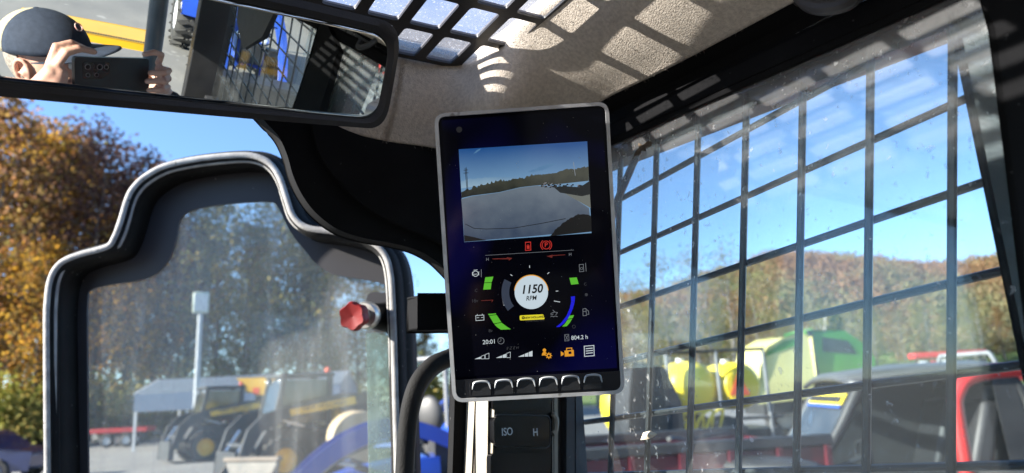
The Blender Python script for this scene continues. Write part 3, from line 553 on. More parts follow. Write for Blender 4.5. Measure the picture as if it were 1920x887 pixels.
for i, (x, y) in enumerate([(250, 647), (361, 641), (476, 635)]):
    m = M()
    for k, (a, b) in enumerate([(0, .42), (.46, .70), (.74, 1)]):
        X0, X1 = x+74*a, x+74*b; h0, h1 = 29*a, 29*b; dy = -2.2
        o_ = [(X0, y+dy*a), (X1, y+dy*b), (X1, y+dy*b-h1), (X0, y+dy*a-h0-.6)]
        if k <= i: m.slab(TP(Z(o_), .00025), [], FWD*-.00006)
        else:
            for q0, q1 in zip(o_, o_[1:]+o_[:1]):
                q0, q1 = V(q0), V(q1); tt = (q1-q0).normalized()*1.1; nn = V((-tt.y, tt.x)); m.slab(TP(Z([q0+nn, q1+nn, q1-nn, q0-nn]), .00025), [], FWD*-.00006)
    build(m, 'level_icon', EW, scr, 0)
flat(Z(circ(612, 601, 9)+[]), 'operator_icon', EO); flat(Z([(598, 628), (602, 614), (612, 608), (622, 612), (618, 628)]), 'operator_icon', EO); ringz(635, 629, 6, 12, 'operator_icon', EO); lines([((635+12*math.cos(a), 629+12*math.sin(a)), (635+15*math.cos(a), 629+15*math.sin(a))) for a in [i*math.pi/4 for i in range(8)]], 4, 'operator_icon', EO)
flat(Z([(716, 603), (764, 599), (766, 631), (718, 634)]), 'camera_icon', EO, .00025, scr, [Z([(737, 608), (752, 607), (753, 620), (738, 621)])]); flat(Z([(697, 606), (712, 615), (712, 624), (698, 632)]), 'camera_icon', EO); lines([((727, 602), (728, 591)), ((728, 591), (754, 589)), ((754, 589), (755, 600))], 4.5, 'camera_icon', EO)
q = [(819, 580), (869, 576), (871, 629), (821, 633)]; lines(list(zip(q, q[1:]+q[:1])), 4, 'list_icon', EW); lines([((829, 593), (861, 590)), ((829, 605), (862, 602)), ((830, 617), (862, 614))], 4.5, 'list_icon', EW)
flat(circ(861, 243, 5.5, 20), 'light_sensor', mat('sensor', (.03, .03, .035), None, 30, .3), .0003)

m = M()
for _ in range(90):                                  # dust flecks on the glass
    a, b = random.uniform(835, 1150), random.uniform(215, 740); l_ = 825+(b-220)*.065; r_ = 1132+(b-200)*.058
    if not (l_ < a < r_): continue
    k_ = random.uniform(.25, .8); an = random.random()*6.28
    m.slab(TP([(a+k_*math.cos(an+q_)*random.uniform(.6, 1.4), b+k_*math.sin(an+q_)) for q_ in (0, 1.6, 3.2, 4.7)], .0031 if b > 700 else .0008), [], FWD*-.00008)
build(m, 'dust_flecks', mat('dust_fleck', (.34, .33, .31), None, 30, .9), scr, 0, kind='stuff')

# ================================================================ REAR VIEW MIRROR (shallow convex)
MP = HY(190, 130, .5); MN = (EYE-MP).normalized(); MRAD = .86; MC = MP-MN*MRAD
MX = (V((1, 0, 0))-MN*MN.x).normalized(); MY = MN.cross(MX)
mirror = at('rear_view_mirror', 'wide convex rear view mirror in a black rounded housing above the open door', 'mirror', MP+V((-.02, .03, .02)))
def msph(s, t, off=0):
    p = MP+MX*s+MY*t; return MC+(p-MC).normalized()*(MRAD+off)
gl_c = [(-.225, -.0250), (.202, -.0065), (.2085, .066), (-.225, .0545)]
gl_o = [(V((a, b, 0))) for a, b in gl_c]
oc0 = rpoly(gl_o, [.02, .017, .022, .02], 8); oc = []
for a_, b_ in zip(oc0, oc0[1:]+oc0[:1]):
    k_ = max(1, int((b_-a_).length/.004)); oc += [a_.lerp(b_, i/k_) for i in range(k_)]
cx_, cy_ = -.015, .02
def span(sx_):                                       # lower and upper edge of the glass at one station
    ts = []
    for p_, q_ in zip(oc, oc[1:]+oc[:1]):
        if (p_.x-sx_)*(q_.x-sx_) <= 0 and abs(p_.x-q_.x) > 1e-9: ts.append(p_.y+(q_.y-p_.y)*(sx_-p_.x)/(q_.x-p_.x))
    return min(ts), max(ts)
rows = []; s0_, s1_ = min(p.x for p in oc)+1e-5, max(p.x for p in oc)-1e-5
for k in range(141):
    sx_ = (s0_+s1_)/2-(s1_-s0_)/2*math.cos(math.pi*k/140); lo2, hi2 = span(sx_); rows.append([msph(sx_, lo2+(hi2-lo2)*j/20) for j in range(21)])
MIR = bpy.data.materials.new('mirror_glass'); MIR.use_nodes = True; t = MIR.node_tree; p = t.nodes['Principled BSDF']; p.inputs['Metallic'].default_value = 1; p.inputs['Roughness'].default_value = .012; p.inputs['Base Color'].default_value = (.80, .84, .80, 1)
m = M(); m.grid(rows); mg = build(m, 'mirror_glass', MIR, mirror, 180); md = mg.modifiers.new('t', 'SOLIDIFY'); md.thickness = .002
grow = lambda l, k: [V((cx_+(p.x-cx_)*(1+k/abs(.2)), cy_+(p.y-cy_)*(1+k/.036), 0)) for p in l]
o1 = oc; o2 = grow(oc, .0035); o3 = grow(oc, .0085); o4 = grow(oc, .0088); o5 = grow(oc, .004)
m = M(); cl = lambda l: l+[l[0]]
m.grid([[msph(p.x, p.y, -.0005) for p in cl(grow(oc, -.0006))], [msph(p.x, p.y, .003) for p in cl(o1)], [msph(p.x, p.y, .0055) for p in cl(o2)], [msph(p.x, p.y, .004) for p in cl(o3)], [msph(p.x, p.y, -.006) for p in cl(o4)], [msph(p.x, p.y, -.020) for p in cl(o5)], [msph(cx_+(p.x-cx_)*.6, cy_+(p.y-cy_)*.6, -.030) for p in cl(oc)], [msph(cx_, cy_, -.034) for p in cl(oc)]])
build(m, 'housing', mat('mirror_housing', (.013, .013, .014), (.022, .022, .024), 25, .5, bump=.2, bscale=800, speck=(130, .73, (.1, .1, .095))), mirror, 40)
m = M(); m.tube([msph(-.05, .03, -.03), msph(-.05, .06, -.07), C(-.065, .62, .30)], .009, 10); build(m, 'mirror_stalk', BLKS, mirror)
def mir(px, py):
    d = ray(px, py).normalized(); oc_ = EYE-MC; b = d.dot(oc_); tt = -b-math.sqrt(b*b-oc_.dot(oc_)+MRAD**2); p = EYE+d*tt; n = (p-MC)/MRAD; return p, d-n*(2*d.dot(n))
def MB(px, py, c):                                   # point seen in the mirror, c metres behind the camera plane
    p, d = mir(px, py); return p+d*((EYE-FWD*c-p).dot(FWD)/d.dot(FWD))
def MZ(px, py, z):
    p, d = mir(px, py); return p+d*((z-p.z)/d.z)
def MYp(px, py, y):
    p, d = mir(px, py); return p+d*((y-p.y)/d.y)

# ================================================================ PERSON holding a phone (seen in the mirror)
def L3(r, u, b): return EYE+RIGHT*r+UP*u-FWD*b      # camera-side frame: right, up, behind
HC = MB(88, 112, .205)
hf = (FWD*.78+RIGHT*.60+UP*.06).normalized(); hu = UZ+FWD*.12+RIGHT*.12; hu = (hu-hf*hu.dot(hf)).normalized(); hr = hf.cross(hu)
def H(x, y, z): return HC+(hr*x+hf*y+hu*z)*.92
def hshape(p):
    x, y, z = p; k = 1
    if z < -.02: x *= 1-.30*min(1, (-.02-z)/.09); y2 = y; y = y*(1-.12*min(1, (-.02-z)/.09)) if y < 0 else y
    if y > 0: x *= 1-.10*(y/.1)**2
    def g(a, b, s): return math.exp(-(((x-a)**2+(z-b)**2)/(2*s*s))) if y > .02 else 0
    y += .020*g(0, -.028, .011)+.012*g(0, -.012, .008)+.008*g(0, .022, .03)-.010*(g(.031, .004, .012)+g(-.031, .004, .012))+.006*g(0, -.062, .014)-.004*g(0, -.075, .006)+.010*g(0, -.098, .018)
    return H(x, y, z)
def capsules(m, pts, rads):
    pts = [V(p) for p in pts]; m.tube(pts, list(rads), 12)
    for p, r in zip(pts, rads): m.ball(p, (r, r, r), 10, 8)
sl, sr_ = H(-.19, -.10, -.27), H(.17, -.13, -.29)
neck = H(0, -.035, -.10); chest = H(-.02, -.12, -.36); pel = V((-.06, -.30, EYE.z-.60))
elL = V((-.33, .02, EYE.z-.26)); elR = V((.27, -.04, EYE.z-.27))
wrL = L3(-.150, -.085, .035); wrR = L3(.200, -.085, .050)
m = M(); m.ball((0, 0, 0), (.077, .098, .122), 40, 32, hshape)
for s in (-1, 1):
    m.ball(H(.080*s, -.012, -.012), (.012, .012, .012), 10, 8); m.tube([H(.083*s, -.018+.018*math.cos(a), -.008+.030*math.sin(a)) for a in [i*math.pi/6 for i in range(12)]], .0055, 6, closed=True); m.tube([H(.076*s, -.004, -.03), H(.086*s, -.012, -.028)], .007, 8)
capsules(m, [H(0, -.02, -.07), neck, H(-.01, -.07, -.19)], [.056, .056, .062])
capsules(m, [H(-.01, -.09, -.22), chest, (chest+pel)/2, pel], [.09, .135, .13, .14])
capsules(m, [H(-.05, -.09, -.21), sl, elL, wrL], [.06, .055, .042, .027]); capsules(m, [H(.05, -.09, -.21), sr_, elR, wrR], [.06, .055, .042, .027])
knL, knR = V((-.17, .22, EYE.z-.62)), V((.10, .22, EYE.z-.62)); ftL, ftR = V((-.18, .26, .58)), V((.11, .26, .58))
for kn, ft, s in ((knL, ftL, -1), (knR, ftR, 1)):
    capsules(m, [pel+V((.09*s, .03, -.02)), kn, ft+V((0, 0, .05)), ft+V((0, .14, 0))], [.085, .06, .042, .035])
# hands: palms plus five separate fingers curled round the ends of the phone
def finger(m, pts, r): capsules(m, pts, [r, r*.95, r*.88, r*.75][:len(pts)])
palmR = [L3(.162, -.055, .036), L3(.156, -.020, .024), L3(.150, .000, .016)]
capsules(m, [wrR, L3(.178, -.062, .042), L3(.160, -.030, .026)], [.026, .024, .020]); capsules(m, [L3(.168, -.066, .036), L3(.150, -.052, .022)], [.020, .016])
for u_, r_, tip in ((-.002, .0088, .108), (-.022, .0090, .101), (-.043, .0085, .106)):
    finger(m, [L3(.152, u_, .018), L3(.158, u_+.002, -.012), L3(.136, u_, -.024), L3(tip, u_-.004, -.011)], r_)
finger(m, [L3(.152, .012, .018), L3(.150, .034, .006), L3(.128, .040, .004), L3(.104, .034, .006)], .0085)
finger(m, [L3(.165, -.045, .040), L3(.138, -.030, .034), L3(.112, -.022, .030)], .0098)
capsules(m, [wrL, L3(-.118, -.062, .020), L3(-.092, -.032, .004), L3(-.084, -.010, .002)], [.027, .026, .024, .018])
capsules(m, [L3(-.120, -.045, .016), L3(-.098, -.008, .004)], [.020, .016])
finger(m, [L3(-.092, .000, .002), L3(-.070, .034, -.001), L3(-.040, .042, .002), L3(-.010, .035, .009)], .0090)
finger(m, [L3(-.098, .000, .012), L3(-.082, .042, .014), L3(-.052, .050, .016), L3(-.026, .040, .018)], .0088)
finger(m, [L3(-.100, -.018, .018), L3(-.078, -.030, .032), L3(-.052, -.030, .030)], .0085)
finger(m, [L3(-.102, -.040, .018), L3(-.084, -.050, .034), L3(-.058, -.050, .031)], .0078)
finger(m, [L3(-.100, -.055, .008), L3(-.076, -.068, .004), L3(-.046, -.066, .010)], .0102)
person = at('person', 'person in navy and tan cap holding a phone sideways in both hands', 'person', (HC.x, pel.y, .53))
SKIN = mat('skin', (.56, .33, .25), (.48, .26, .20), 60, .5, bump=.15, bscale=700)
bd = build(m, 'body', SKIN, person, 0)
def remesh(o, vox, sm=4):
    r = o.modifiers.new('r', 'REMESH'); r.mode = 'VOXEL'; r.voxel_size = vox; r.use_smooth_shade = True
    s = o.modifiers.new('s', 'SMOOTH'); s.iterations = sm; s.factor = .5
    dg = bpy.context.evaluated_depsgraph_get(); me = bpy.data.meshes.new_from_object(o.evaluated_get(dg)); o.modifiers.clear(); o.data = me; me.shade_smooth()
remesh(bd, .0032, 3)
JKT = mat('dark_jacket', (.012, .014, .020), (.02, .022, .03), 40, .85, bump=.5, bscale=260)
m = M(); capsules(m, [H(-.01, -.075, -.20), H(-.02, -.10, -.26), chest, (chest+pel)/2, pel+V((0, 0, .05))], [.085, .12, .155, .152, .15])
capsules(m, [H(-.05, -.09, -.23), sl, (sl+elL)/2, elL, elL.lerp(wrL, .5), elL.lerp(wrL, .88)], [.075, .075, .065, .058, .050, .042]); capsules(m, [H(.05, -.09, -.23), sr_, (sr_+elR)/2, elR, elR.lerp(wrR, .5), elR.lerp(wrR, .88)], [.075, .075, .065, .058, .050, .042])
j = build(m, 'jacket', JKT, person, 0); remesh(j, .009, 5)
m = M()
for kn, ft, s in ((knL, ftL, -1), (knR, ftR, 1)): capsules(m, [pel+V((0, 0, 0)), pel+V((.09*s, .03, -.02)), kn, ft+V((0, 0, .06))], [.15, .10, .075, .058])
j = build(m, 'trousers', mat('dark_trousers', (.02, .025, .04), None, 60, .9), person, 0); remesh(j, .012, 5)
m = M()
for ft in (ftL, ftR): capsules(m, [ft+V((0, -.03, .05)), ft+V((0, 0, 0)), ft+V((0, .15, -.005))], [.055, .05, .045])
j = build(m, 'boots', mat('brown_boots', (.09, .05, .03), None, 30, .7), person, 0); remesh(j, .01, 3)
# cap: navy front panels, tan rear panels, curved brim
NAVY = mat('navy_cap_cloth', (.012, .02, .04), (.02, .03, .055), 90, .85, bump=.4, bscale=900); TAN = mat('tan_cap_mesh', (.48, .42, .30), (.36, .32, .22), 160, .9, bump=.6, bscale=1200)
cap = at('baseball_cap', 'navy and tan baseball cap with curved brim on the person', 'cap', H(0, 0, .06))
def capsurf(ph0, ph1, name, mt):
    rows = []
    for i in range(13):
        th = math.pi/2*i/12*1.02
        rows.append([H(math.sin(th)*math.cos(ph)*.092*(1-.0), math.sin(th)*math.sin(ph)*.112, .040+math.cos(th)*.094) for ph in [ph0+(ph1-ph0)*j/24 for j in range(25)]])
    m = M(); m.grid(rows); o = build(m, name, mt, cap, 60); s = o.modifiers.new('t', 'SOLIDIFY'); s.thickness = .003
capsurf(math.radians(-30), math.radians(210), 'front_panels', NAVY); capsurf(math.radians(210), math.radians(330), 'rear_panels', TAN)
rows = []
for i in range(9):
    f = i/8; rows.append([H(math.sin(a)*(.092+.014*f)*(1 if abs(a) < 1.2 else 1), .112*math.cos(a)*.96+f*.085*math.cos(a)**.7 if math.cos(a) > 0 else 0, .046+.006*f-.026*(math.sin(a)**2)) for a in [math.radians(-82+164*j/24) for j in range(25)]])
m = M(); m.grid(rows); o = build(m, 'brim', NAVY, cap, 60); s = o.modifiers.new('t', 'SOLIDIFY'); s.thickness = .003
m = M(); m.ball(H(0, 0, .135), (.008, .008, .004)); build(m, 'button', NAVY, cap)
m = M(); m.tube([H(.014*math.cos(a), .112*math.cos(math.radians(35))+.006-.011*math.sin(a)*.45, .098+.009*math.sin(a)) for a in [i*math.pi/10 for i in range(20)]], .0016, 6, closed=True); build(m, 'cap_emblem', mat('emblem_thread', (.40, .10, .09), (.5, .48, .45), 200, .8), cap)
EYEW = mat('eye_white', (.7, .68, .65), None, 30, .2); EYED = mat('eye_iris', (.03, .025, .02), None, 30, .1)
m = M()
for s in (-1, 1): m.ball(H(.031*s, .083, .004), (.0115, .0115, .0115))
eb = build(m, 'eyes', EYEW, person)
m = M()
for s in (-1, 1): m.ball(H(.033*s, .0915, .003), (.005, .005, .005))
build(m, 'iris', EYED, eb)
m = M()
for s in (-1, 1): m.tube([H(.014*s, .096, .021), H(.032*s, .092, .026), H(.050*s, .078, .020)], .0035, 6)
m.ball((0, 0, 0), (.079, .090, .10), 24, 16, lambda p: H(p.x, -.012+min(p.y, -.015), .012+max(p.z, -.06)))
hair = build(m, 'hair', mat('grey_hair', (.16, .13, .11), (.28, .25, .22), 200, .8), person)
# phone
ph = at('smartphone', 'black smartphone in a rugged case held sideways, three lenses in a cluster', 'phone', L3(.033, -.017, .010))
PH = mat('phone_case', (.010, .010, .012), (.016, .016, .018), 30, .45, bump=.15, bscale=900)
m = M(); m.slab(rpoly([L3(-.052, -.058, .005), L3(.116, -.058, .005), L3(.116, .024, .005), L3(-.052, .024, .005)], .008, 6), [], -FWD*.011); build(m, 'case', PH, ph, 35, .0015)
m = M(); m.slab(rpoly([L3(-.036, -.022, .0045), L3(.006, -.022, .0045), L3(.022, -.006, .0045), L3(.022, .014, .0045), L3(-.036, .014, .0045)], .006, 4), [], -FWD*.0006); build(m, 'camera_plate', mat('phone_plate', (.015, .015, .017), None, 30, .25), ph)
LR = mat('lens_ring', (.25, .25, .27), None, 30, .3, metal=.8); LG = mat('lens_glass', (.004, .004, .006), None, 30, .05)
for r_, u_, q in ((-.026, .004, .0062), (-.001, .004, .0062), (.013, .004, .0052), (-.026, -.013, .0046), (-.008, -.013, .0046)):
    m = M(); c = L3(r_-.0, u_, .0048); m.lathe([(q, .0), (q, .0018), (q*.8, .0018), (q*.8, 0)], c, FWD, 18); k = build(m, 'camera_lens', LR, ph); m = M(); m.lathe([(0, .001), (q*.8, .001)], c, FWD, 18); build(m, 'lens_glass', LG, k)
m = M(); m.slab([L3(-.048, -.054, .0162), L3(.112, -.054, .0162), L3(.112, .020, .0162), L3(-.048, .020, .0162)], [], -FWD*.0006); build(m, 'phone_screen', emis('phone_glow', (70, 90, 120), .6), ph, 0)
# ================================================================ OUTSIDE: ground, hill
GRAV = mat('gravel_yard', (.23, .22, .20), (.17, .165, .155), .5, .95, bump=.6, bscale=3, detail=10, speck=(2.2, .66, (.30, .29, .27)))
m = M(); m.grid([[V((x, y, 0)) for x in (-1500, -300, -100, 0, 100, 300, 1500)] for y in (-1500, -300, -100, 0, 100, 300, 1500)]); build(m, 'ground', GRAV, None, 0, kind='structure')
GRASS = mat('meadow_grass', (.085, .15, .03), (.13, .17, .05), .12, .95, bump=.5, bscale=1.5, detail=8)
RIDGE = [(900, 600), (1000, 585), (1165, 560), (1250, 552), (1330, 524), (1400, 506), (1450, 488), (1520, 477), (1600, 483), (1700, 492), (1770, 500), (1840, 496), (1950, 478), (2150, 490), (2500, 560)]
def ridge(px):
    for (a, b), (c, d) in zip(RIDGE, RIDGE[1:]):
        if a <= px <= c: return b+(d-b)*(px-a)/(c-a)
    return 600
def hz(px, d):
    top = max(0, (788-.05*px)-ridge(px))/F*270+1.65-4
    t = min(1, max(0, (d-75)/195)); return top*(t*t*(3-2*t))**.9
m = M(); rows = []
for i in range(28):
    d = 74+i*10; rows.append([gp(px, d)+UZ*(hz(px, d)-.3) for px in range(900, 2520, 40)])
m.grid(rows); build(m, 'hill', GRASS, None, 180, kind='structure')
# ================================================================ TREES
L_GOLD = leafmat('gold_leaves', [(.36, .17, .03), (.52, .31, .04), (.22, .14, .04), (.26, .11, .035), (.16, .13, .04), (.14, .09, .05)], .55)
L_RUST = leafmat('rust_leaves', [(.20, .11, .06), (.28, .14, .06), (.15, .09, .06), (.26, .18, .07), (.36, .22, .06)], .55)
L_PURP = leafmat('purple_brown_leaves', [(.085, .05, .05), (.12, .07, .055), (.07, .045, .05), (.15, .08, .05), (.11, .075, .06)], .35)
L_OLIV = leafmat('olive_leaves', [(.16, .17, .05), (.22, .21, .07), (.13, .15, .05), (.28, .23, .08), (.38, .28, .08)], .55)
L_DARK = leafmat('dark_green_needles', [(.025, .045, .025), (.035, .06, .03), (.05, .07, .035)], .2)
L_YEL = leafmat('yellow_green_leaves', [(.22, .22, .05), (.30, .27, .06), (.16, .18, .04), (.34, .26, .05)])
BARK = mat('bark', (.075, .062, .052), (.12, .10, .085), 3, .9, bump=.6, bscale=14)
BIRCH = mat('pale_bark', (.45, .43, .38), (.30, .28, .25), 2, .8)
def leaves(cents, spread, n, size):
    k = len(cents); C_ = np.array([tuple(c) for c in cents]); idx = rng.integers(0, k, n)
    P = C_[idx]+rng.normal(0, 1, (n, 3))*np.array(spread)
    a = rng.normal(0, 1, (n, 3)); a /= np.linalg.norm(a, axis=1, keepdims=True); b = np.cross(a, rng.normal(0, 1, (n, 3))); b /= np.linalg.norm(b, axis=1, keepdims=True)
    s = (size*rng.uniform(.6, 1.3, n))[:, None]
    q = np.stack([P-a*s, P-b*s*.62, P+a*s, P+b*s*.62], 1).reshape(-1, 3); return q
def mesh_quads(name, q, mt):
    me = bpy.data.meshes.new(name); n = len(q)//4; me.vertices.add(len(q)); me.vertices.foreach_set('co', q.astype(np.float32).ravel()); me.loops.add(len(q)); me.loops.foreach_set('vertex_index', np.arange(len(q), dtype=np.int32)); me.polygons.add(n); me.polygons.foreach_set('loop_start', np.arange(0, len(q), 4, dtype=np.int32)); me.update(calc_edges=True); me.materials.append(mt); return me
def tree_proto(h, cb, wid, n, size, lm, bark=BARK, limbs=22, top=.25, spread=.045, conif=False):
    m = M(); tp = [V((random.gauss(0, .012)*h*i/8, random.gauss(0, .012)*h*i/8, h*i/8*.97)) for i in range(9)]; r0 = h*.013
    m.tube(tp, [r0*(1.25 if i == 0 else 1)*(1-.88*i/8) for i in range(9)], 8); cents = []
    for k in range(limbs):
        f = cb+(1-cb)*(k+random.random())/limbs; z = f*h; i = min(7, int(f*8/.97)); b0 = tp[i].lerp(tp[i+1], f*8/.97-i if f*8/.97-i < 1 else 1); an = k*2.4+random.gauss(0, .4)
        prof = (1-(f-cb)/(1-cb)) if conif else math.sin(math.pi*min(1, max(.12, ((f-cb)/(1-cb))*.80+.22)))
        ln = h*wid*(.3+.7*prof)*random.uniform(.65, 1.15); up_a = random.uniform(.05, .3) if conif else random.uniform(.35, 1.0)
        d = V((math.cos(an), math.sin(an), up_a)).normalized(); e = b0+d*ln*.55; e2 = b0+d*ln+V((random.gauss(0, .1), random.gauss(0, .1), random.gauss(.05, .08)))*ln
        rr = r0*.34*(1-.6*f); m.tube([b0, e, e2], [rr, rr*.6, rr*.15], 5); cents += [e.lerp(e2, .4), e2]
        for q in range(4):
            s = b0.lerp(e, random.uniform(.5, 1)) if q < 2 else e.lerp(e2, random.random()); t_ = s+V((random.gauss(0, 1), random.gauss(0, 1), random.gauss(.45, .6)))*ln*.26
            m.tube([s, s.lerp(t_, .5)+V((0, 0, .02*ln)), t_], [rr*.4, rr*.28, rr*.08], 4); cents.append(t_); cents.append(s.lerp(t_, .6))
    cents.append(tp[-1]); q = leaves(cents, (h*spread, h*spread, h*spread*.8), n, size)
    return m, q, lm, bark
def make_tree(spec, name, label, group, loc, s=1.0):
    m, q, lm, bark = spec; t = thing(name, label, 'tree', loc, group); build(m, 'trunk', bark, t, 60)
    me = mesh_quads('crown', q, lm); o = bpy.data.objects.new('crown', me); COL.objects.link(o); o.parent = t; t.scale = (s, s, s); t.rotation_euler = (0, 0, random.random()*6.28); return t
G1 = 'trees of the autumn forest edge'
KINDS = {
 'gold': (lambda: tree_proto(20, .16, .24, 3700, .21, L_GOLD, spread=.028), 'golden_maple', 'tall maple with gold and orange leaves', G1),
 'rust': (lambda: tree_proto(20, .18, .22, 3300, .19, L_RUST, spread=.028), 'rusty_oak', 'tall oak with rust brown leaves', G1),
 'purple': (lambda: tree_proto(21, .22, .20, 3600, .17, L_PURP, limbs=26, spread=.032), 'purple_brown_tree', 'tall thinning tree with dull purple brown leaves', G1),
 'olive': (lambda: tree_proto(18, .16, .24, 3400, .19, L_OLIV, spread=.034), 'olive_tree', 'broad tree with olive green leaves turning yellow', G1),
 'pine': (lambda: tree_proto(19, .25, .17, 6000, .17, L_DARK, limbs=34, spread=.022, conif=True), 'dark_pine', 'dark green pine', G1),
 'bare': (lambda: tree_proto(17, .25, .24, 700, .15, L_OLIV, mat('grey_bark', (.19, .17, .15), (.13, .115, .10), 3, .9), limbs=26), 'bare_tree', 'nearly bare grey tree', 'thinning trees by the yard'),
}
protos = {}
def plant(kind, px, d, ytop=None, s=None, label=None, group=None, base=0):
    if s is None: s = ((788-.05*px-ytop)/F*d+1.65)/{'gold': 20.5, 'rust': 20.5, 'purple': 21.5, 'olive': 18.5, 'pine': 19.3, 'bare': 17.5}[kind]
    loc = gp(px, d)+UZ*base
    if kind not in protos:
        f, n, l, g = KINDS[kind]; protos[kind] = make_tree(f(), n, l, g, loc, s); t = protos[kind]
    else:
        t = copy_tree(protos[kind]); t.location = loc; t.scale = (s, s, s*random.uniform(.95, 1.05)); t.rotation_euler = (0, 0, random.random()*6.28)
    near = next(n_ for e_, n_ in ZONES if px < e_); row = 'in front' if d < 50 else ('half way back' if d < 58 else ('deep in the wood' if d < 66 else 'farthest back'))
    t['label'] = label+' '+near+', '+row if label else KINDS[kind][2]+' '+near+', '+row
    t['group'] = group or KINDS[kind][3]; return t
ZONES = [(-100, 'past the photo edge'), (0, 'at the yard edge'), (60, 'above the timber'), (130, 'beside the door'), (200, 'over the door shoulder'), (250, 'over the red trailer'), (300, 'at the carport end'), (360, 'left of the lamp'), (420, 'behind the lamp'), (470, 'over the small loader'), (530, 'over the carport'), (580, 'over the large loader'), (640, 'left of the knob'), (700, 'behind the knob'), (760, 'behind the door edge'), (900, 'inside the grab bar'), (1150, 'behind the display'), (1215, 'by the display edge'), (1290, 'over the tarp'), (1350, 'over the sprayer'), (1410, 'left of the baler'), (1470, 'over the baler'), (1520, 'over the baler tailgate'), (1575, 'by the birch'), (1620, 'right of the birch'), (1670, 'over the dark roof'), (1720, 'left of the rake'), (1770, 'over the rake'), (1820, 'right of the rake'), (1870, 'by the pillar'), (1920, 'behind the pillar'), (1980, 'past the pillar'), (9999, 'beyond the window')]
def ytop(px): return 178+max(0, px-60)*.36+(90*math.exp(-((px-440)/55)**2))+(max(0, px-480)*.12)
for px, d, k, dy in [(-260, 46, 'gold', 0), (-150, 50, 'rust', 0), (-60, 44, 'rust', -20), (22, 47, 'gold', 15), (68, 50, 'rust', 20), (118, 52, 'purple', -5), (165, 47, 'purple', 10), (235, 53, 'purple', 5), (285, 48, 'rust', 25), (345, 51, 'purple', 15), (400, 47, 'olive', 20), (455, 53, 'rust', 10), (510, 48, 'olive', 0), (560, 52, 'pine', 10), (615, 49, 'olive', 20), (670, 52, 'rust', 20), (730, 50, 'olive', 60), (800, 54, 'gold', 130), (860, 60, 'olive', 110),
                     (-10, 60, 'rust', 30), (70, 62, 'olive', 60), (140, 60, 'rust', 70), (205, 63, 'gold', 100), (260, 61, 'rust', 80), (315, 62, 'gold', 110), (375, 63, 'pine', 90), (485, 63, 'pine', 40), (590, 61, 'pine', 60), (645, 63, 'gold', 160), (700, 62, 'pine', 100), (775, 68, 'olive', 150),
                     (20, 72, 'olive', 190), (180, 74, 'pine', 150), (330, 74, 'olive', 170), (470, 73, 'olive', 140), (610, 74, 'rust', 120), (225, 44, 'gold', 230), (60, 42, 'gold', 260)]:
    plant(k, px, d, ytop(px)+dy)
# undergrowth at the foot of the forest
def bush_proto(lm): 
    m = M(); cents = []
    for k in range(14):
        a = random.random()*6.28; e = V((math.cos(a)*random.uniform(.3, 1.6), math.sin(a)*random.uniform(.3, 1.6), random.uniform(.8, 2.6))); m.tube([V((0, 0, 0)), e*.5+V((0, 0, .2)), e], [.05, .03, .01], 4); cents += [e, e*.7]
    return m, leaves(cents, (.45, .45, .4), 2200, .13), lm, BARK
bs = {}
for px, d, k in [(-90, 42, 0), (10, 41, 0), (55, 40, 1), (95, 43, 0), (150, 44, 1), (215, 45, 0), (270, 44, 1), (330, 46, 0), (400, 45, 1), (470, 47, 0), (540, 46, 1), (610, 47, 0), (680, 46, 1), (800, 48, 1), (850, 47, 0)]:
    lab = ['low yellow green shrub at the foot of the forest', 'olive brown shrub at the foot of the forest'][k]
    if k not in bs: bs[k] = make_tree(bush_proto([L_YEL, L_OLIV][k]), 'shrub', lab, 'shrubs along the forest foot', gp(px, d)); bs[k]['category'] = 'shrub'; t = bs[k]
    else: t = copy_tree(bs[k])
    t['label'] = lab.replace(' at the foot of the forest', ' ')+next(n_ for e_, n_ in ZONES if px < e_)+', at the forest foot'; t.location = gp(px, d); s = random.uniform(1.0, 1.7); t.scale = (s, s, s*.9); t.rotation_euler = (0, 0, random.random()*6)
# trees by the hill
for px, d, k, y in [(1120, 70, 'bare', 540), (1195, 66, 'bare', 505), (1262, 72, 'bare', 478), (1318, 68, 'bare', 466), (1385, 70, 'bare', 452), (1430, 78, 'bare', 520), (1340, 64, 'bare', 500), (1230, 62, 'bare', 530)]: plant(k, px, d, y)
G2 = 'trees at the foot of the hill'
for px, d, k, y in [(1170, 80, 'rust', 592), (1240, 84, 'olive', 588), (1300, 80, 'rust', 575), (1360, 86, 'olive', 565), (1420, 84, 'rust', 575), (1480, 92, 'olive', 605), (1530, 96, 'rust', 610), (1585, 90, 'pine', 590), (1640, 98, 'olive', 600), (1690, 95, 'rust', 600), (1740, 100, 'olive', 595), (1790, 98, 'olive', 600), (1835, 104, 'olive', 590), (1890, 100, 'rust', 600), (1945, 100, 'olive', 590), (2010, 104, 'rust', 590), (1120, 88, 'olive', 580), (1060, 84, 'rust', 590)]:
    b = {'rust': 'rust brown tree', 'olive': 'olive green tree', 'gold': 'golden tree', 'pine': 'dark pine'}[k]
    plant(k, px, d, y, label=b+'', group=G2, base=hz(px, d)*.9)
for px, d, k, y in [(1448, 86, 'bare', 585), (1502, 84, 'bare', 592), (1548, 88, 'bare', 575), (1606, 85, 'bare', 590), (1648, 88, 'bare', 582), (1702, 86, 'bare', 588), (1752, 90, 'bare', 578), (1806, 90, 'bare', 585), (1850, 92, 'bare', 570)]: plant(k, px, d, y, label='grey bare branched tree at the hill foot', group=G2, base=hz(px, d)*.8)
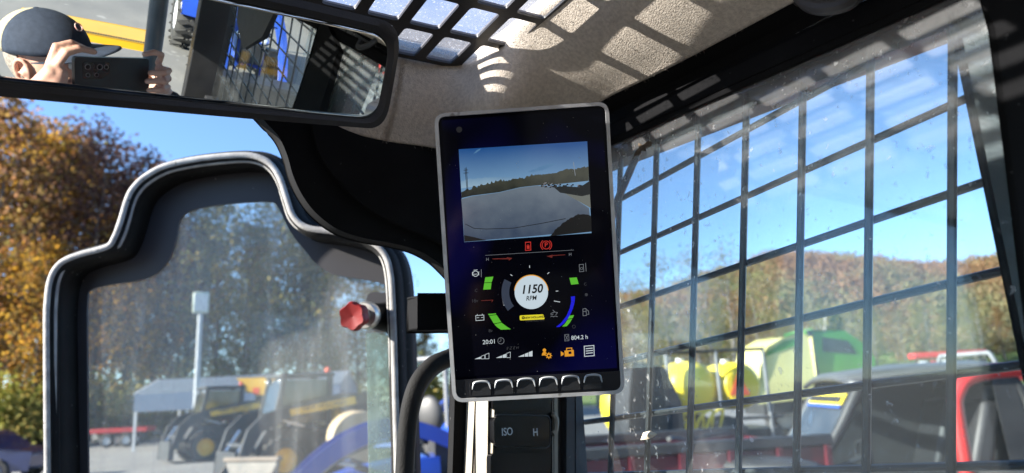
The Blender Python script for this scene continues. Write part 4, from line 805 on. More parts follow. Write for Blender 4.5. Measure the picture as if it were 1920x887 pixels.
# the white trunked tree
m = M(); m.tube(smoothp([V((0, 0, 0)), V((.2, 0, 3)), V((-.1, .1, 6.5)), V((.3, 0, 9.5))], 4), [.22-.013*i for i in range(13)], 8); m.tube([V((-.1, 0, 6)), V((-.9, .2, 8.4))], [.1, .03], 6); m.tube([V((.1, 0, 5)), V((1.0, .1, 7.2))], [.1, .03], 6)
bt = thing('birch_tree', 'pale trunked birch standing bare below the wooded hill', 'tree', gp(1562, 82)); build(m, 'trunk', BIRCH, bt, 60)
me = mesh_quads('crown', leaves([V((-.9, .2, 8.4)), V((1, .1, 7.2)), V((.3, 0, 9.5))], (.7, .7, .6), 300, .14), L_YEL); o = bpy.data.objects.new('crown', me); COL.objects.link(o); o.parent = bt
# hillside wood: one mass of crowns, coloured crown by crown and paled in place of haze
HW = bpy.data.materials.new('hillside_foliage'); HW.use_nodes = True; t = HW.node_tree; t.nodes.clear(); out = N(t, 'OutputMaterial'); at_ = N(t, 'Attribute', attribute_name='crown'); rp = N(t, 'ValToRGB'); el = rp.color_ramp.elements
for i, c in enumerate([(.27, .155, .085), (.31, .17, .085), (.24, .165, .10), (.28, .22, .11), (.22, .20, .10), (.18, .18, .10), (.23, .18, .12), (.15, .145, .095)]):
    e_ = el[i] if i < 2 else el.new(.5)
for i, c in enumerate([(.27, .155, .085), (.31, .17, .085), (.24, .165, .10), (.28, .22, .11), (.22, .20, .10), (.18, .18, .10), (.23, .18, .12), (.15, .145, .095)]): el[i].position = i/7; el[i].color = c+(1,)
d_ = N(t, 'BsdfDiffuse'); tl = N(t, 'BsdfTranslucent'); mx = N(t, 'MixShader'); mx.inputs[0].default_value = .4; L = t.links.new
L(at_.outputs['Fac'], rp.inputs[0]); L(rp.outputs[0], d_.inputs[0]); L(rp.outputs[0], tl.inputs[0]); L(d_.outputs[0], mx.inputs[1]); L(tl.outputs[0], mx.inputs[2]); L(mx.outputs[0], out.inputs[0])
qs = []; cr = []
for _ in range(4600):
    px = random.uniform(1000, 2450); d = 100+180*random.random()**.8; r = random.uniform(1.1, 2.3); c = gp(px, d)+UZ*(hz(px, d)+r*random.uniform(.7, 1.6)); n = 42
    u = rng.normal(0, 1, (n, 3)); u /= np.linalg.norm(u, axis=1, keepdims=True); u *= rng.uniform(.55, 1.0, (n, 1)); cen_ = [V(c)+V(tuple(x_))*r for x_ in u]
    qs.append(leaves(cen_, (.5, .5, .5), n, .42)); el_ = hz(px, d)/42; v = min(1, max(0, .62-.55*el_+.22*math.sin(px*.021+d*.05)+random.gauss(0, .16))); cr += [v+random.uniform(-.05, .05) for _ in range(n)]
q = np.concatenate(qs); me = mesh_quads('hillside_woods', q, HW); a = me.attributes.new('crown', 'FLOAT', 'FACE'); a.data.foreach_set('value', np.array(cr, dtype=np.float32)); o = bpy.data.objects.new('hillside_woods', me); COL.objects.link(o); o['kind'] = 'stuff'
# ================================================================ VEHICLE TOOLKIT (local: x forward, y left, z up)
YEL = mat('loader_yellow', (.70, .40, .02), (.62, .35, .02), 3, .4, coat=.3); YBR = mat('bright_yellow', (.80, .62, .03), (.74, .56, .03), 2, .4); BLU = mat('tractor_blue', (.02, .07, .38), (.02, .06, .32), 3, .3, coat=.5)
REDP = mat('machine_red', (.50, .02, .018), (.42, .018, .015), 3, .35, coat=.3); MAR = mat('maroon_paint', (.10, .010, .018), (.075, .009, .016), 2, .35, coat=.4); TYRE = mat('tyre_rubber', (.022, .022, .022), (.05, .047, .042), 4, .85, bump=.4, bscale=30)
DKM = mat('dark_machine_paint', (.02, .021, .022), (.035, .035, .035), 4, .5); GRM = mat('machine_grey', (.20, .21, .22), (.15, .155, .16), 3, .5); WHM = mat('white_paint', (.72, .72, .72), (.62, .62, .62), 3, .4); CHR = mat('bright_cylinder_rod', (.7, .7, .7), None, 9, .15, metal=1)
DGL = mat('dark_cab_glass', (.012, .016, .016), (.02, .024, .024), 2, .06, spec=.6); GRNM = mat('baler_green', (.06, .25, .025), (.045, .19, .02), 2, .4); PYEL = mat('baler_pale_yellow', (.68, .62, .24), (.62, .56, .22), 2, .5); ORM = mat('signal_orange', (.75, .10, .03), None, 9, .5); TANM = mat('tan_paint', (.50, .38, .24), (.44, .33, .2), 3, .6)
SLATE = mat('slate_blue_sheet', (.10, .14, .22), (.12, .16, .24), 4, .45); SHEET = mat('galvanised_roof', (.17, .20, .25), (.14, .17, .21), 3, .4, metal=.2); SHINY = mat('headlamp_lens', (.75, .78, .8), None, 9, .08, metal=.6)
def wheel(par, x, y, r, w_, rimm, hub=.55, lugs=0):
    m = M(); m.lathe([(r*hub, -w_/2), (r*.86, -w_/2), (r*.97, -w_*.36), (r, -w_*.15), (r, w_*.15), (r*.97, w_*.36), (r*.86, w_/2), (r*hub, w_/2)], (x, y, r), (0, 1, 0), 24)
    for k in range(lugs):
        a = 2*math.pi*k/lugs; rad = V((math.cos(a), 0, math.sin(a))); tg = V((-math.sin(a), 0, math.cos(a)))
        for s in (-1, 1): m.obox(V((x, y, r))+rad*r*1.0+V((0, s*w_*.24, 0)), rad*r*.05, tg*r*.05+V((0, s*w_*.1, 0)), V((0, w_*.24, 0))-tg*s*r*.05)
    wh = build(m, 'wheel', TYRE, par, 40); m = M(); m.lathe([(0, -w_*.30), (r*.25, -w_*.30), (r*.34, -w_*.2), (r*.52, -w_*.22), (r*.58, -w_*.46), (r*.58, w_*.46), (r*.52, w_*.22), (r*.34, w_*.2), (r*.25, w_*.30), (0, w_*.30)], (x, y, r), (0, 1, 0), 20); build(m, 'rim', rimm, wh, 40)
def profile(par, name, pts, y0, y1, mt, bev=.015):
    m = M(); m.slab([V((x, y0, z)) for x, z in pts], [], (0, y1-y0, 0)); return build(m, name, mt, par, 35, bev)
def tubes(par, name, paths, r, mt, n=8):
    m = M()
    for p_ in paths: m.tube(p_, r, n)
    return build(m, name, mt, par, 50)
def place(t, px, d, rot, s=1.0, dz=0):
    t.location = gp(px, d)+UZ*dz; t.rotation_euler = (0, 0, -YAW+math.radians(rot)); t.scale = (s, s, s); return t
def skid_loader(label):
    t = thing('skid_loader', label, 'loader', group='parked skid loaders')
    profile(t, 'chassis', [(-1.15, .30), (.92, .30), (1.02, .62), (.80, .98), (-1.10, 1.0)], -.50, .50, DKM); profile(t, 'engine_hood', [(-1.38, .55), (-1.12, .42), (-.52, 1.01), (-.55, 1.42), (-1.15, 1.36), (-1.36, 1.18)], -.50, .50, YEL, .04)
    for s in (-1, 1):
        profile(t, 'post', [(.62, .98), (.72, .98), (.50, 2.0), (.42, 2.0)], .44*s-.03, .44*s+.03, DKM); profile(t, 'post', [(-.52, 1.0), (-.42, 1.0), (-.44, 2.0), (-.54, 2.0)], .44*s-.03, .44*s+.03, DKM)
        m = M(); m.slab([V((x, .43*s, z)) for x, z in [(-.41, 1.08), (.60, 1.08), (.45, 1.94), (-.43, 1.94)]], [], (0, .012*s, 0)); build(m, 'side_glass', DGL, t, 0)
        profile(t, 'loader_arm', [(-1.30, 1.22), (-1.05, 1.10), (-.60, 1.34), (.55, 1.18), (.98, .96), (1.28, .42), (1.42, .46), (1.24, 1.02), (.95, 1.30), (.50, 1.42), (-.62, 1.62), (-1.22, 1.60)], .66*s-.05, .66*s+.05, DKM, .012)
        m = M(); m.slab([V((x, .713*s, z)) for x, z in [(-.95, 1.40), (.42, 1.24), (.46, 1.36), (-.92, 1.56)]], [], (0, .004*s, 0)); build(m, 'decal_strip', YEL, t, 0)
        text('NEW HOLLAND', 'decal_lettering', V((-.26, .7185*s, 1.402)), (-s, 0, .117*s), (.117, 0, 1), .088, DKM, t, bold=.02)
        profile(t, 'rear_tower', [(-1.32, .60), (-1.02, .60), (-.98, 1.30), (-1.22, 1.66), (-1.36, 1.40)], .56*s-.04, .56*s+.04, DKM)
        tubes(t, 'lift_cylinder', [[V((-.9, .58*s, .72)), V((.1, .58*s, 1.02))]], .045, DKM); tubes(t, 'cylinder_rod', [[V((.1, .58*s, 1.02)), V((.62, .60*s, 1.18))]], .024, CHR); tubes(t, 'tilt_cylinder', [[V((1.05, .38*s, 1.0)), V((1.36, .38*s, .52))]], .04, CHR)
        wheel(t, .55, .62*s+.03*s, .42, .30, YEL, lugs=18); wheel(t, -.62, .62*s+.03*s, .42, .30, YEL, lugs=18)
        m = M(); m.ball((.52, .36*s, 1.92), (.05, .06, .05)); build(m, 'headlight', SHINY, t)
    m = M(); m.box(-.58, .55, -.50, .50, 1.99, 2.07); build(m, 'roof', DKM, t, 35, .03)
    m = M(); m.slab([V((.70, -.40, 1.0)), V((.70, .40, 1.0)), V((.49, .40, 1.95)), V((.49, -.40, 1.95))], [], (-.012, 0, 0)); build(m, 'front_glass', DGL, t, 0)
    profile(t, 'coupler', [(1.34, .14), (1.46, .14), (1.42, .62), (1.30, .62)], -.62, .62, DKM); tubes(t, 'cross_tube', [[V((1.2, -.66, .72)), V((1.2, .66, .72))]], .06, DKM)
    m = M(); m.ball((-.5, .3, 2.12), (.06, .06, .07)); build(m, 'beacon', ORM, t)
    m = M(); m.slab([V((-1.39, -.35, .78)), V((-1.39, .35, .78)), V((-1.385, .35, 1.1)), V((-1.385, -.35, 1.1))], [], (-.01, 0, 0)); build(m, 'grille', DKM, t)
    return t
def tractor(label, body, group=None, hk=1.0, arms=False):
    t = thing('compact_tractor', label, 'tractor', group=group)
    profile(t, 'chassis', [(-.5, .45), (1.55, .42), (1.55, .62), (-.5, .80)], -.18, .18, DKM)
    m = M(); rows = []
    for x, zt, w_ in [(.35, 1.28, .27), (.8, 1.26, .27), (1.3, 1.18, .26), (1.62, 1.06, .24), (1.76, .90, .20), (1.78, .66, .19)]: zt *= hk; rows.append([V((x, y, z)) for y, z in [(-w_, .62), (-w_, zt-.16), (-w_*.8, zt-.03), (0, zt), (w_*.8, zt-.03), (w_, zt-.16), (w_, .62)]])
    m.grid(rows); m.f.append(tuple(range(len(m.v)-7, len(m.v)))); m.m.append(0); build(m, 'hood', body, t, 50)
    profile(t, 'grille', [(1.74, .60), (1.80, .60), (1.80, .88), (1.75, .88)], -.16, .16, DKM)
    for s in (-1, 1):
        m = M(); m.ball((1.70, .17*s, .93), (.07, .06, .06)); build(m, 'headlight', SHINY, t)
        arc = [(-.25+.62*math.cos(a), .58+.62*math.sin(a)) for a in [math.radians(160-150*i/12) for i in range(13)]]; arc2 = [(-.25+.57*math.cos(a), .58+.57*math.sin(a)) for a in [math.radians(10+150*i/12) for i in range(13)]]
        profile(t, 'fender', arc+arc2, .38*s-.0, .74*s, body, .01); wheel(t, -.25, .60*s, .56, .34, WHM, lugs=20); wheel(t, 1.25, .52*s, .34, .22, WHM, lugs=16)
        tubes(t, 'rollbar_post', [[V((-.62, .46*s, .7)), V((-.66, .46*s, 1.9)), V((-.66, .40*s, 2.02))]], .035, GRM)
    if arms:
        for s in (-1, 1):
            pth = smoothp([(-.15, .92), (.25, 1.22), (.65, 1.38), (1.05, 1.37), (1.45, 1.20), (1.80, .92), (2.05, .60), (2.2, .28)] and [V((a, 0, b)) for a, b in [(-.15, .92), (.25, 1.22), (.65, 1.38), (1.05, 1.37), (1.45, 1.20), (1.80, .92), (2.05, .60), (2.2, .28)]], 5); k = len(pth); up2 = []; dn2 = []
            for i_, p_ in enumerate(pth):
                tt = (pth[min(i_+1, k-1)]-pth[max(i_-1, 0)]).normalized(); nn = V((-tt.z, 0, tt.x)); wd = .055+.035*math.sin(math.pi*i_/(k-1)); up2.append(p_+nn*wd); dn2.append(p_-nn*wd)
            m = M(); m.slab([p_+V((0, .40*s-.035, 0)) for p_ in up2+dn2[::-1]], [], (0, .07, 0)); build(m, 'loader_arm', body, t, 35, .012)
            tubes(t, 'arm_cylinder', [[V((.55, .38*s, .75)), V((1.25, .38*s, 1.05))]], .035, DKM); tubes(t, 'cylinder_rod', [[V((1.25, .38*s, 1.05)), V((1.55, .38*s, 1.12))]], .02, CHR); tubes(t, 'hydraulic_hose', [smoothp([V((.5, .46*s, 1.1)), V((.9, .47*s, 1.28)), V((1.4, .47*s, 1.12)), V((1.8, .46*s, .8))], 5)], .014, DKM)
        m = M(); m.box(2.16, 2.5, -.72, .72, .12, .60); build(m, 'front_bucket', DKM, t, 35, .04)
    tubes(t, 'rollbar_top', [[V((-.66, -.41, 2.02)), V((-.66, .41, 2.02))]], .035, GRM); m = M(); m.ball((-.2, 0, .98), (.24, .25, .07)); m.ball((-.45, 0, 1.22), (.07, .24, .28)); build(m, 'seat', DKM, t)
    profile(t, 'dashboard', [(.22, .7), (.40, .7), (.38, 1.3), (.28, 1.3)], -.2, .2, DKM); m = M(); m.tube([V((.12, .19*math.cos(a), 1.30+.15*math.sin(a))) for a in [i*math.pi/8 for i in range(16)]], .015, 6, closed=True); m.tube([V((.12, 0, 1.3)), V((.32, 0, 1.2))], .02, 6); build(m, 'steering_wheel', DKM, t)
    return t
# --- left yard, through the door glass
s1 = place(skid_loader('black skid loader with yellow arm decal standing left of its twin'), 412, 25, 218, 1.22, -.05)
s2 = copy_tree(s1); s2['label'] = 'larger nearer skid loader with black cab and yellow wheel hubs beside a bucket'; place(s2, 560, 17.2, 218, 1.18, -.02)
cp_ = thing('carport', 'long carport with blue grey metal roof behind the skid loaders', 'carport'); 
def cpt(name, pts, vec, mt): m = M(); m.slab([V(p) for p in pts], [], vec); return build(m, name, mt, cp_, 35, .01)
Lc = 9.4
for s in (-1, 1):
    cpt('roof_slope', [(0, 0, 3.25), (Lc, 0, 3.25), (Lc, 2.6*s, 2.55), (0, 2.6*s, 2.55)], (0, 0, .05), SHEET); cpt('side_sheet', [(0, 2.6*s, 2.54), (Lc, 2.6*s, 2.54), (Lc, 2.62*s, 1.75), (0, 2.62*s, 1.75)], (0, .03*s, 0), SLATE)
    for k in range(5): m = M(); x = .06+(Lc-.12)*k/4; m.box(x-.05, x+.05, 2.52*s-.04, 2.52*s+.04, 0, 1.80); build(m, 'post', WHM, cp_)
    m = M(); m.bar((-.02, 0, 3.27), (-.02, 2.64*s, 2.55), .06, .10); build(m, 'gable_trim', WHM, cp_)
    cpt('gable_sheet', [(Lc-.02, 0, 3.22), (Lc-.02, 2.55*s, 2.5), (Lc-.02, 2.55*s, 1.75), (Lc-.02, 0, 1.75)], (-.03, 0, 0), SLATE)
place(cp_, 296, 35, 0); cp_.rotation_euler = (0, 0, -YAW+math.radians(4))
yb = thing('yellow_boom', 'yellow folded digger boom rising between the two skid loaders', 'digger boom'); profile(yb, 'boom', [(-.7, 2.75), (.62, 2.78), (.66, 2.5), (.42, 2.42), (.40, 2.10), (.10, 2.08), (-.05, 2.2), (-.35, 2.25), (-.45, 2.5)], -.15, .15, YEL, .03); profile(yb, 'mast', [(-.1, 0), (.3, 0), (.3, 2.1), (.0, 2.1)], -.18, .18, DKM, .02); place(yb, 482, 26, 0, 1.0)
m = M(); m.box(-.12, .12, -.16, -.155, 2.15, 2.4); build(m, 'orange_reflector', ORM, yb, 0)
lp = thing('light_pole', 'slim grey light pole with boxy lamp head behind the door glass', 'lamp post'); m = M(); m.tube([V((0, 0, 0)), V((0, 0, 5.9))], [.13, .10], 12); build(m, 'pole', mat('pole_grey', (.50, .52, .54), None, 5, .4), lp, 50); m = M(); m.box(-.32, .32, -.2, .2, 5.85, 6.75); build(m, 'lamp_head', mat('lamp_head', (.62, .68, .60), (.45, .52, .46), 4, .5), lp, 35, .05); m = M(); m.box(-.26, .26, -.215, -.2005, 5.95, 6.62); build(m, 'lens', WHM, lp); place(lp, 367, 30, 25)
bk = thing('loader_bucket', 'tan and grey bucket held up in front of the skid loaders', 'bucket'); BKM = mat('worn_bucket_steel', (.16, .14, .12), (.10, .09, .08), 5, .6); profile(bk, 'shell', [(0, 0), (.10, -.02), (.62, .50), (.72, .95), (.66, .96), (.56, .52), (.04, .05)], -.55, .55, BKM, .01)
for s in (-1, 1): profile(bk, 'side_plate', [(0.0, 0), (.10, -.02), (.62, .50), (.72, .95), (.38, .62)], .56*s-.015, .56*s+.015, BKM, .005)
m = M(); m.box(.62, .75, -.60, .60, .93, 1.0); build(m, 'top_lip', mat('bucket_lip', (.24, .19, .15), (.19, .155, .125), 5, .7), bk, 35, .01); tubes(bk, 'mounting_leg', [[V((.6, -.4, .5)), V((.75, -.4, -.62))], [V((.6, .4, .5)), V((.75, .4, -.62))]], .05, DKM); place(bk, 425, 11.5, 70, .95, -.10)
tb = place(tractor('blue compact tractor with curved loader arms seen through the door glass', BLU, hk=.86, arms=True), 872, 8.0, 197, 1.0, -.02)
tb2 = copy_tree(tb); tb2['label'] = 'blue tractor with grey rollbar seen inside the curve of the grab bar'; place(tb2, 838, 12.5, 60, 1.15)
for a in (tb, tb2): a['group'] = 'blue compact tractors'
tn = thing('tan_hay_bale', 'round tan hay bale standing behind the blue hood', 'hay bale'); m = M(); m.lathe([(0, -.6), (.58, -.6), (.62, -.56), (.62, .56), (.58, .6), (0, .6)], (0, 0, .62), (0, 1, 0), 28); build(m, 'bale_body', TANM, tn, 40); place(tn, 668, 16, 20, 1.0, .25)
rt = thing('red_trailer', 'low red trailer parked at the forest foot', 'trailer'); m = M(); m.box(-1.5, 1.5, -.6, .6, .75, .98); build(m, 'bed', REDP, rt, 35, .02); profile(rt, 'drawbar', [(1.5, .6), (2.6, .45), (2.6, .55), (1.5, .75)], -.08, .08, DKM)
for s in (-1, 1): wheel(rt, -.5, .55*s, .36, .22, WHM); wheel(rt, .5, .55*s, .36, .22, WHM)
place(rt, 232, 38, 4, 1.0)
for i, (px, d, lab) in enumerate([(20, 40, 'stack of dark timber and a pale beam beside the forest'), (72, 43, 'second low heap of dark timber by the forest')]):
    st = thing('timber_stack', lab, 'timber stack', group='timber stacks by the forest'); 
    for k in range(9):
        m = M(); z = .12+.22*(k//3); y = -.5+.5*(k % 3); m.box(-1.4+random.uniform(-.2, .2), 1.4+random.uniform(-.2, .2), y-.2, y+.2, z-.1, z+.1); build(m, 'beam', [DKM, SLATE, TANM][(k*5+i) % 3] if k == 4 else DKM, st, 35, .01)
    place(st, px, d, 8)
cr_ = thing('parked_car', 'dark blue car at the lower left edge of the yard', 'car'); profile(cr_, 'body', [(-2.1, .35), (2.1, .35), (2.15, .75), (1.2, .95), (.6, 1.38), (-1.0, 1.42), (-1.8, 1.0), (-2.15, .9)], -.85, .85, mat('navy_car_paint', (.015, .025, .09), None, 3, .2, coat=.8), .06)
for x in (-1.3, 1.35):
    for s in (-1, 1): wheel(cr_, x, .80*s, .33, .22, GRM)
for s in (-1, 1): m = M(); m.slab([V((x, .852*s, z)) for x, z in [(-1.1, 1.0), (.75, 1.0), (.52, 1.3), (-.95, 1.34)]], [], (0, .006*s, 0)); build(m, 'side_window', DGL, cr_, 0)
place(cr_, -55, 20, 5, 1.0)
# --- right yard, through the guard
def utv(label):
    t = thing('utility_vehicle', label, 'utility vehicle')
    profile(t, 'lower_body', [(-1.35, .42), (1.30, .42), (1.40, .70), (1.25, .86), (.55, .80), (.45, .50), (-.35, .50), (-.45, .86), (-1.40, .90)], -.70, .70, REDP, .03)
    m = M(); rows = []
    for x, zt, w_ in [(.52, 1.10, .66), (.85, 1.06, .64), (1.18, .96, .56), (1.42, .80, .42)]: rows.append([V((x, y, z)) for y, z in [(-w_, .80), (-w_*.95, zt-.08), (-w_*.5, zt), (0, zt+.02), (w_*.5, zt), (w_*.95, zt-.08), (w_, .80)]])
    m.grid(rows); build(m, 'hood', mat('hood_graphics', (.62, .64, .72), (.30, .20, .42), 3.2, .15, coat=.8, speck=(2.4, .6, (.05, .25, .6))), t, 50).modifiers.new('t', 'SOLIDIFY').thickness = .01
    for s in (-1, 1):
        m = M(); m.ball((1.36, .38*s, .80), (.09, .12, .06)); build(m, 'headlight', SHINY, t)
        profile(t, 'front_fender', [(.55, .80), (1.30, .80), (1.38, .94), (.95, 1.05), (.55, 1.05)], .64*s-.0, .72*s, REDP, .01)
        tubes(t, 'cage_post', [smoothp([V((.62, .60*s, .95)), V((.40, .60*s, 1.40)), V((.22, .58*s, 1.80)), V((.05, .57*s, 1.86)), V((-.55, .57*s, 1.86))], 5)], .035, DKM); tubes(t, 'cage_post', [smoothp([V((-.62, .60*s, .85)), V((-.66, .59*s, 1.50)), V((-.58, .57*s, 1.86))], 5)], .035, DKM)
        m = M(); m.obox((-.28, .30*s, .86), (.25, 0, 0), (0, .24, 0), (0, 0, .07)); m.obox((-.42, .30*s, 1.22), (.06, 0, .02), (0, .24, 0), (-.08, 0, .36)); m.obox((-.53, .30*s, 1.64), (.045, 0, 0), (0, .15, 0), (-.015, 0, .09)); build(m, 'seat', BLK, t, 35, .04)
        profile(t, 'door', [(-.40, .55), (.48, .55), (.55, .92), (-.42, .98)], .69*s-.01, .70*s+.012, REDP, .01); m = M(); m.slab([V((x, .60*s, z)) for x, z in ([(-.66, .95), (-.50, .95), (-.48, 1.82), (-.60, 1.82)] if s > 0 else [(-.66, .86), (.44, .86), (.24, 1.80), (-.60, 1.82)])], [], (0, .01, 0)); build(m, 'side_net', DKM, t, 0)
        wheel(t, .98, .62*s, .34, .28, GRM, lugs=18); wheel(t, -.95, .62*s, .34, .28, GRM, lugs=18)
    m = M(); m.slab([V((-.70, -.56, .92)), V((-.70, .56, .92)), V((-.62, .54, 1.82)), V((-.62, -.54, 1.82))], [], (-.012, 0, 0)); build(m, 'rear_net', BLK, t, 0)
    m = M(); rows = []
    for x, z in [(.34, 1.84), (.28, 1.90), (-.1, 1.95), (-.5, 1.95), (-.72, 1.90), (-.78, 1.85)]: rows.append([V((x, y, z-(abs(y)/.7)**3*.08)) for y in (-.70, -.5, -.25, 0, .25, .5, .70)])
    m.grid(rows); rf = build(m, 'roof', mat('roof_plastic', (.045, .047, .05), (.06, .06, .065), 4, .45, speck=(8, .7, (.09, .09, .09))), t, 60); rf.modifiers.new('t', 'SOLIDIFY').thickness = .04
    m = M(); m.slab([V((.60, -.58, 1.02)), V((.60, .58, 1.02)), V((.25, .55, 1.78)), V((.25, -.55, 1.78))], [], (.008, 0, 0)); build(m, 'windshield', glass('utv_windshield', (.85, .9, .92), .04, .1, 3, 0, .5), t, 0)
    m = M(); m.slab([V((.345, -.48, 1.60)), V((.345, .48, 1.60)), V((.300, .48, 1.70)), V((.300, -.48, 1.70))], [], (.006, 0, 0)); bn = build(m, 'banner', YBR, t, 0); m = M(); m.slab([V((.360, -.48, 1.57)), V((.360, .48, 1.57)), V((.348, .48, 1.597)), V((.348, -.48, 1.597))], [], (.006, 0, 0)); build(m, 'banner_stripe', BLU, bn, 0)
    m = M()
    for k in range(8): y = -.42+.11*k; m.slab([V((.344, y, 1.625)), V((.344, y+.07, 1.625)), V((.322, y+.07, 1.675)), V((.322, y, 1.675))], [], (.010, 0, 0))
    build(m, 'banner_marks', DKM, bn, 0, kind='stuff')
    m = M(); m.tube([V((.22, .30+.16*math.cos(a), 1.12+.14*math.sin(a))) for a in [i*math.pi/8 for i in range(16)]], .015, 6, closed=True); m.tube([V((.22, .3, 1.12)), V((.5, .3, .95))], .025, 6); build(m, 'steering_wheel', DKM, t); profile(t, 'dashboard', [(.40, .80), (.62, .80), (.62, 1.04), (.45, 1.06)], -.6, .6, DKM); profile(t, 'cargo_bed', [(-1.42, .90), (-.72, .90), (-.70, 1.14), (-1.44, 1.14)], -.64, .64, MAR)
    return t
u1 = place(utv('red utility vehicle with dark roof, black seats and windshield banner behind the guard'), 1640, 6.4, 172, 1.0, -.02); u1.scale = (1.36, 1.1, .91)
at_ = thing('four_wheeler', 'red and white four wheeler parked close below the guard', 'quad bike'); 
m = M(); rows = []
for x, zt, w_ in [(-.7, .80, .3), (-.3, .92, .22), (.1, .90, .2), (.4, 1.0, .25), (.75, .92, .34), (1.0, .78, .25)]: rows.append([V((x, y, z)) for y, z in [(-w_, .55), (-w_*.9, zt-.06), (0, zt), (w_*.9, zt-.06), (w_, .55)]])
m.grid(rows); build(m, 'body', REDP, at_, 50).modifiers.new('t', 'SOLIDIFY').thickness = .01
for s in (-1, 1):
    for x in (-.55, .65): wheel(at_, x, .45*s, .28, .24, GRM, lugs=14); profile(at_, 'fender', [(x-.36, .62), (x-.2, .74), (x+.2, .76), (x+.36, .64), (x+.36, .60), (x+.2, .71), (x-.2, .70), (x-.36, .58)], .25*s, .60*s, WHM if x < 0 else REDP, .01)
m = M(); m.ball((-.2, 0, .94), (.42, .17, .07)); build(m, 'seat', DKM, at_); tubes(at_, 'handlebar', [[V((.30, -.36, 1.14)), V((.40, 0, 1.10)), V((.30, .36, 1.14))], [V((.40, 0, 1.1)), V((.5, 0, .85))]], .018, DKM); profile(at_, 'chassis', [(-.7, .3), (.9, .3), (.8, .55), (-.6, .55)], -.15, .15, DKM); place(at_, 1368, 5.6, 130, 1.12, -.02)
dt = thing('dump_trailer', 'maroon steel dump trailer with black top rail beyond the guard', 'trailer')
for s in (-1, 1):
    m = M(); m.box(-1.5, 1.5, .80*s-.02, .80*s+.02, .60, 1.25); build(m, 'side_panel', MAR, dt, 35, .01)
    for k in range(6): m = M(); x = -1.48+.59*k; m.box(x-.03, x+.03, (.82*s if s > 0 else .82*s-.05), (.82*s+.05 if s > 0 else .82*s), .58, 1.26); build(m, 'stake', MAR, dt)
    m = M(); m.box(-1.56, 1.56, .80*s-.05, .80*s+.05, 1.252, 1.34); build(m, 'top_rail', DKM, dt, 35, .015); wheel(dt, -.45, .86*s, .36, .22, WHM); wheel(dt, .38, .86*s, .36, .22, WHM)
m = M(); m.box(-1.5, 1.5, -.78, .78, .55, .62); build(m, 'bed_floor', DKM, dt); m = M(); m.box(-1.52, -1.48, -.78, .78, .62, 1.25); build(m, 'tailgate', MAR, dt); m = M(); m.box(1.48, 1.52, -.78, .78, .62, 1.25); build(m, 'front_panel', MAR, dt); tubes(dt, 'drawbar', [[V((1.5, -.5, .55)), V((2.6, 0, .5))], [V((1.5, .5, .55)), V((2.6, 0, .5))]], .05, DKM); place(dt, 1250, 6.3, 6, .98, -.08); dt.scale = (.66, .98, .98)
sp = thing('sprayer_cart', 'yellow tank sprayer with orange slow vehicle triangle behind the maroon trailer', 'sprayer')
for x, r_ in ((-.42, .52), (.50, .46)): m = M(); m.lathe([(0, -.75), (r_*.7, -.72), (r_*.95, -.55), (r_, -.2), (r_, .2), (r_*.95, .55), (r_*.7, .72), (0, .75)], (x, 0, 1.62), (0, 1, 0), 24); k = build(m, 'tank', YBR, sp, 50); m = M(); m.lathe([(.08, 0), (.08, .08), (0, .08)], (x, 0, 1.62+r_-.02), (0, 0, 1), 14); build(m, 'filler_cap', WHM, k)
for x in (-.95, 0.02, .95): tubes(sp, 'frame_post', [[V((x, -.80, .45)), V((x, -.80, 2.28))]], .035, GRM)
tubes(sp, 'frame_rail', [[V((-.98, -.80, 2.28)), V((.98, -.80, 2.28))], [V((-1.2, -.80, 1.02)), V((1.2, -.80, 1.02))]], .03, DKM); m = M(); m.box(-1.2, 1.2, -.7, .7, .62, .82); build(m, 'chassis', DKM, sp, 35, .02)
for s in (-1, 1): wheel(sp, 0, .75*s, .55, .25, YBR)
m = M(); m.slab([V((.16, -.90, 1.44)), V((.56, -.90, 1.44)), V((.36, -.90, 1.84))], [], (0, -.02, 0)); build(m, 'warning_triangle', ORM, sp, 0)
m = M()
for k in range(7): m.tube(smoothp([V((-1.6+.2*k, -.85, .75)), V((-1.45+.2*k, -.95, 1.1)), V((-1.2+.2*k, -.9, 1.2)), V((-1.0+.15*k, -.85, .85))], 4), .025, 6)
build(m, 'hose_bundle', YBR, sp, 50, kind='stuff'); place(sp, 1318, 14, 6, 1.0, .0)
yt = thing('yellow_tank', 'round yellow tank half hidden behind the display corner', 'tank'); m = M(); m.ball((0, 0, 1.35), (.52, .52, .60), 24, 16); build(m, 'shell', YBR, yt, 60); m = M(); m.box(-.5, .5, -.5, .5, .55, .80); build(m, 'stand', DKM, yt, 35, .02); m = M(); m.ball((.1, -.5, 1.0), (.12, .1, .12)); build(m, 'valve', ORM, yt); tubes(yt, 'leg', [[V((x, y, 0)), V((x, y, .6))] for x in (-.4, .4) for y in (-.4, .4)], .05, DKM); place(yt, 1176, 13, 0, 1.0)
bw = thing('tarped_implement', 'tall dark tarped implement between the yellow machines', 'implement'); profile(bw, 'cover', [(-.45, .5), (.45, .5), (.42, 1.6), (.2, 2.15), (-.25, 2.25), (-.45, 1.7)], -.5, .5, mat('dark_tarp', (.012, .014, .017), (.022, .025, .03), 4, .7, bump=.5, bscale=6), .08); tubes(bw, 'leg', [[V((x, y, 0)), V((x, y, .6))] for x in (-.35, .35) for y in (-.4, .4)], .05, DKM); place(bw, 1206, 11, 8, .88)
bl_ = thing('hay_baler', 'pale yellow and green baler standing behind the dark roof', 'baler')
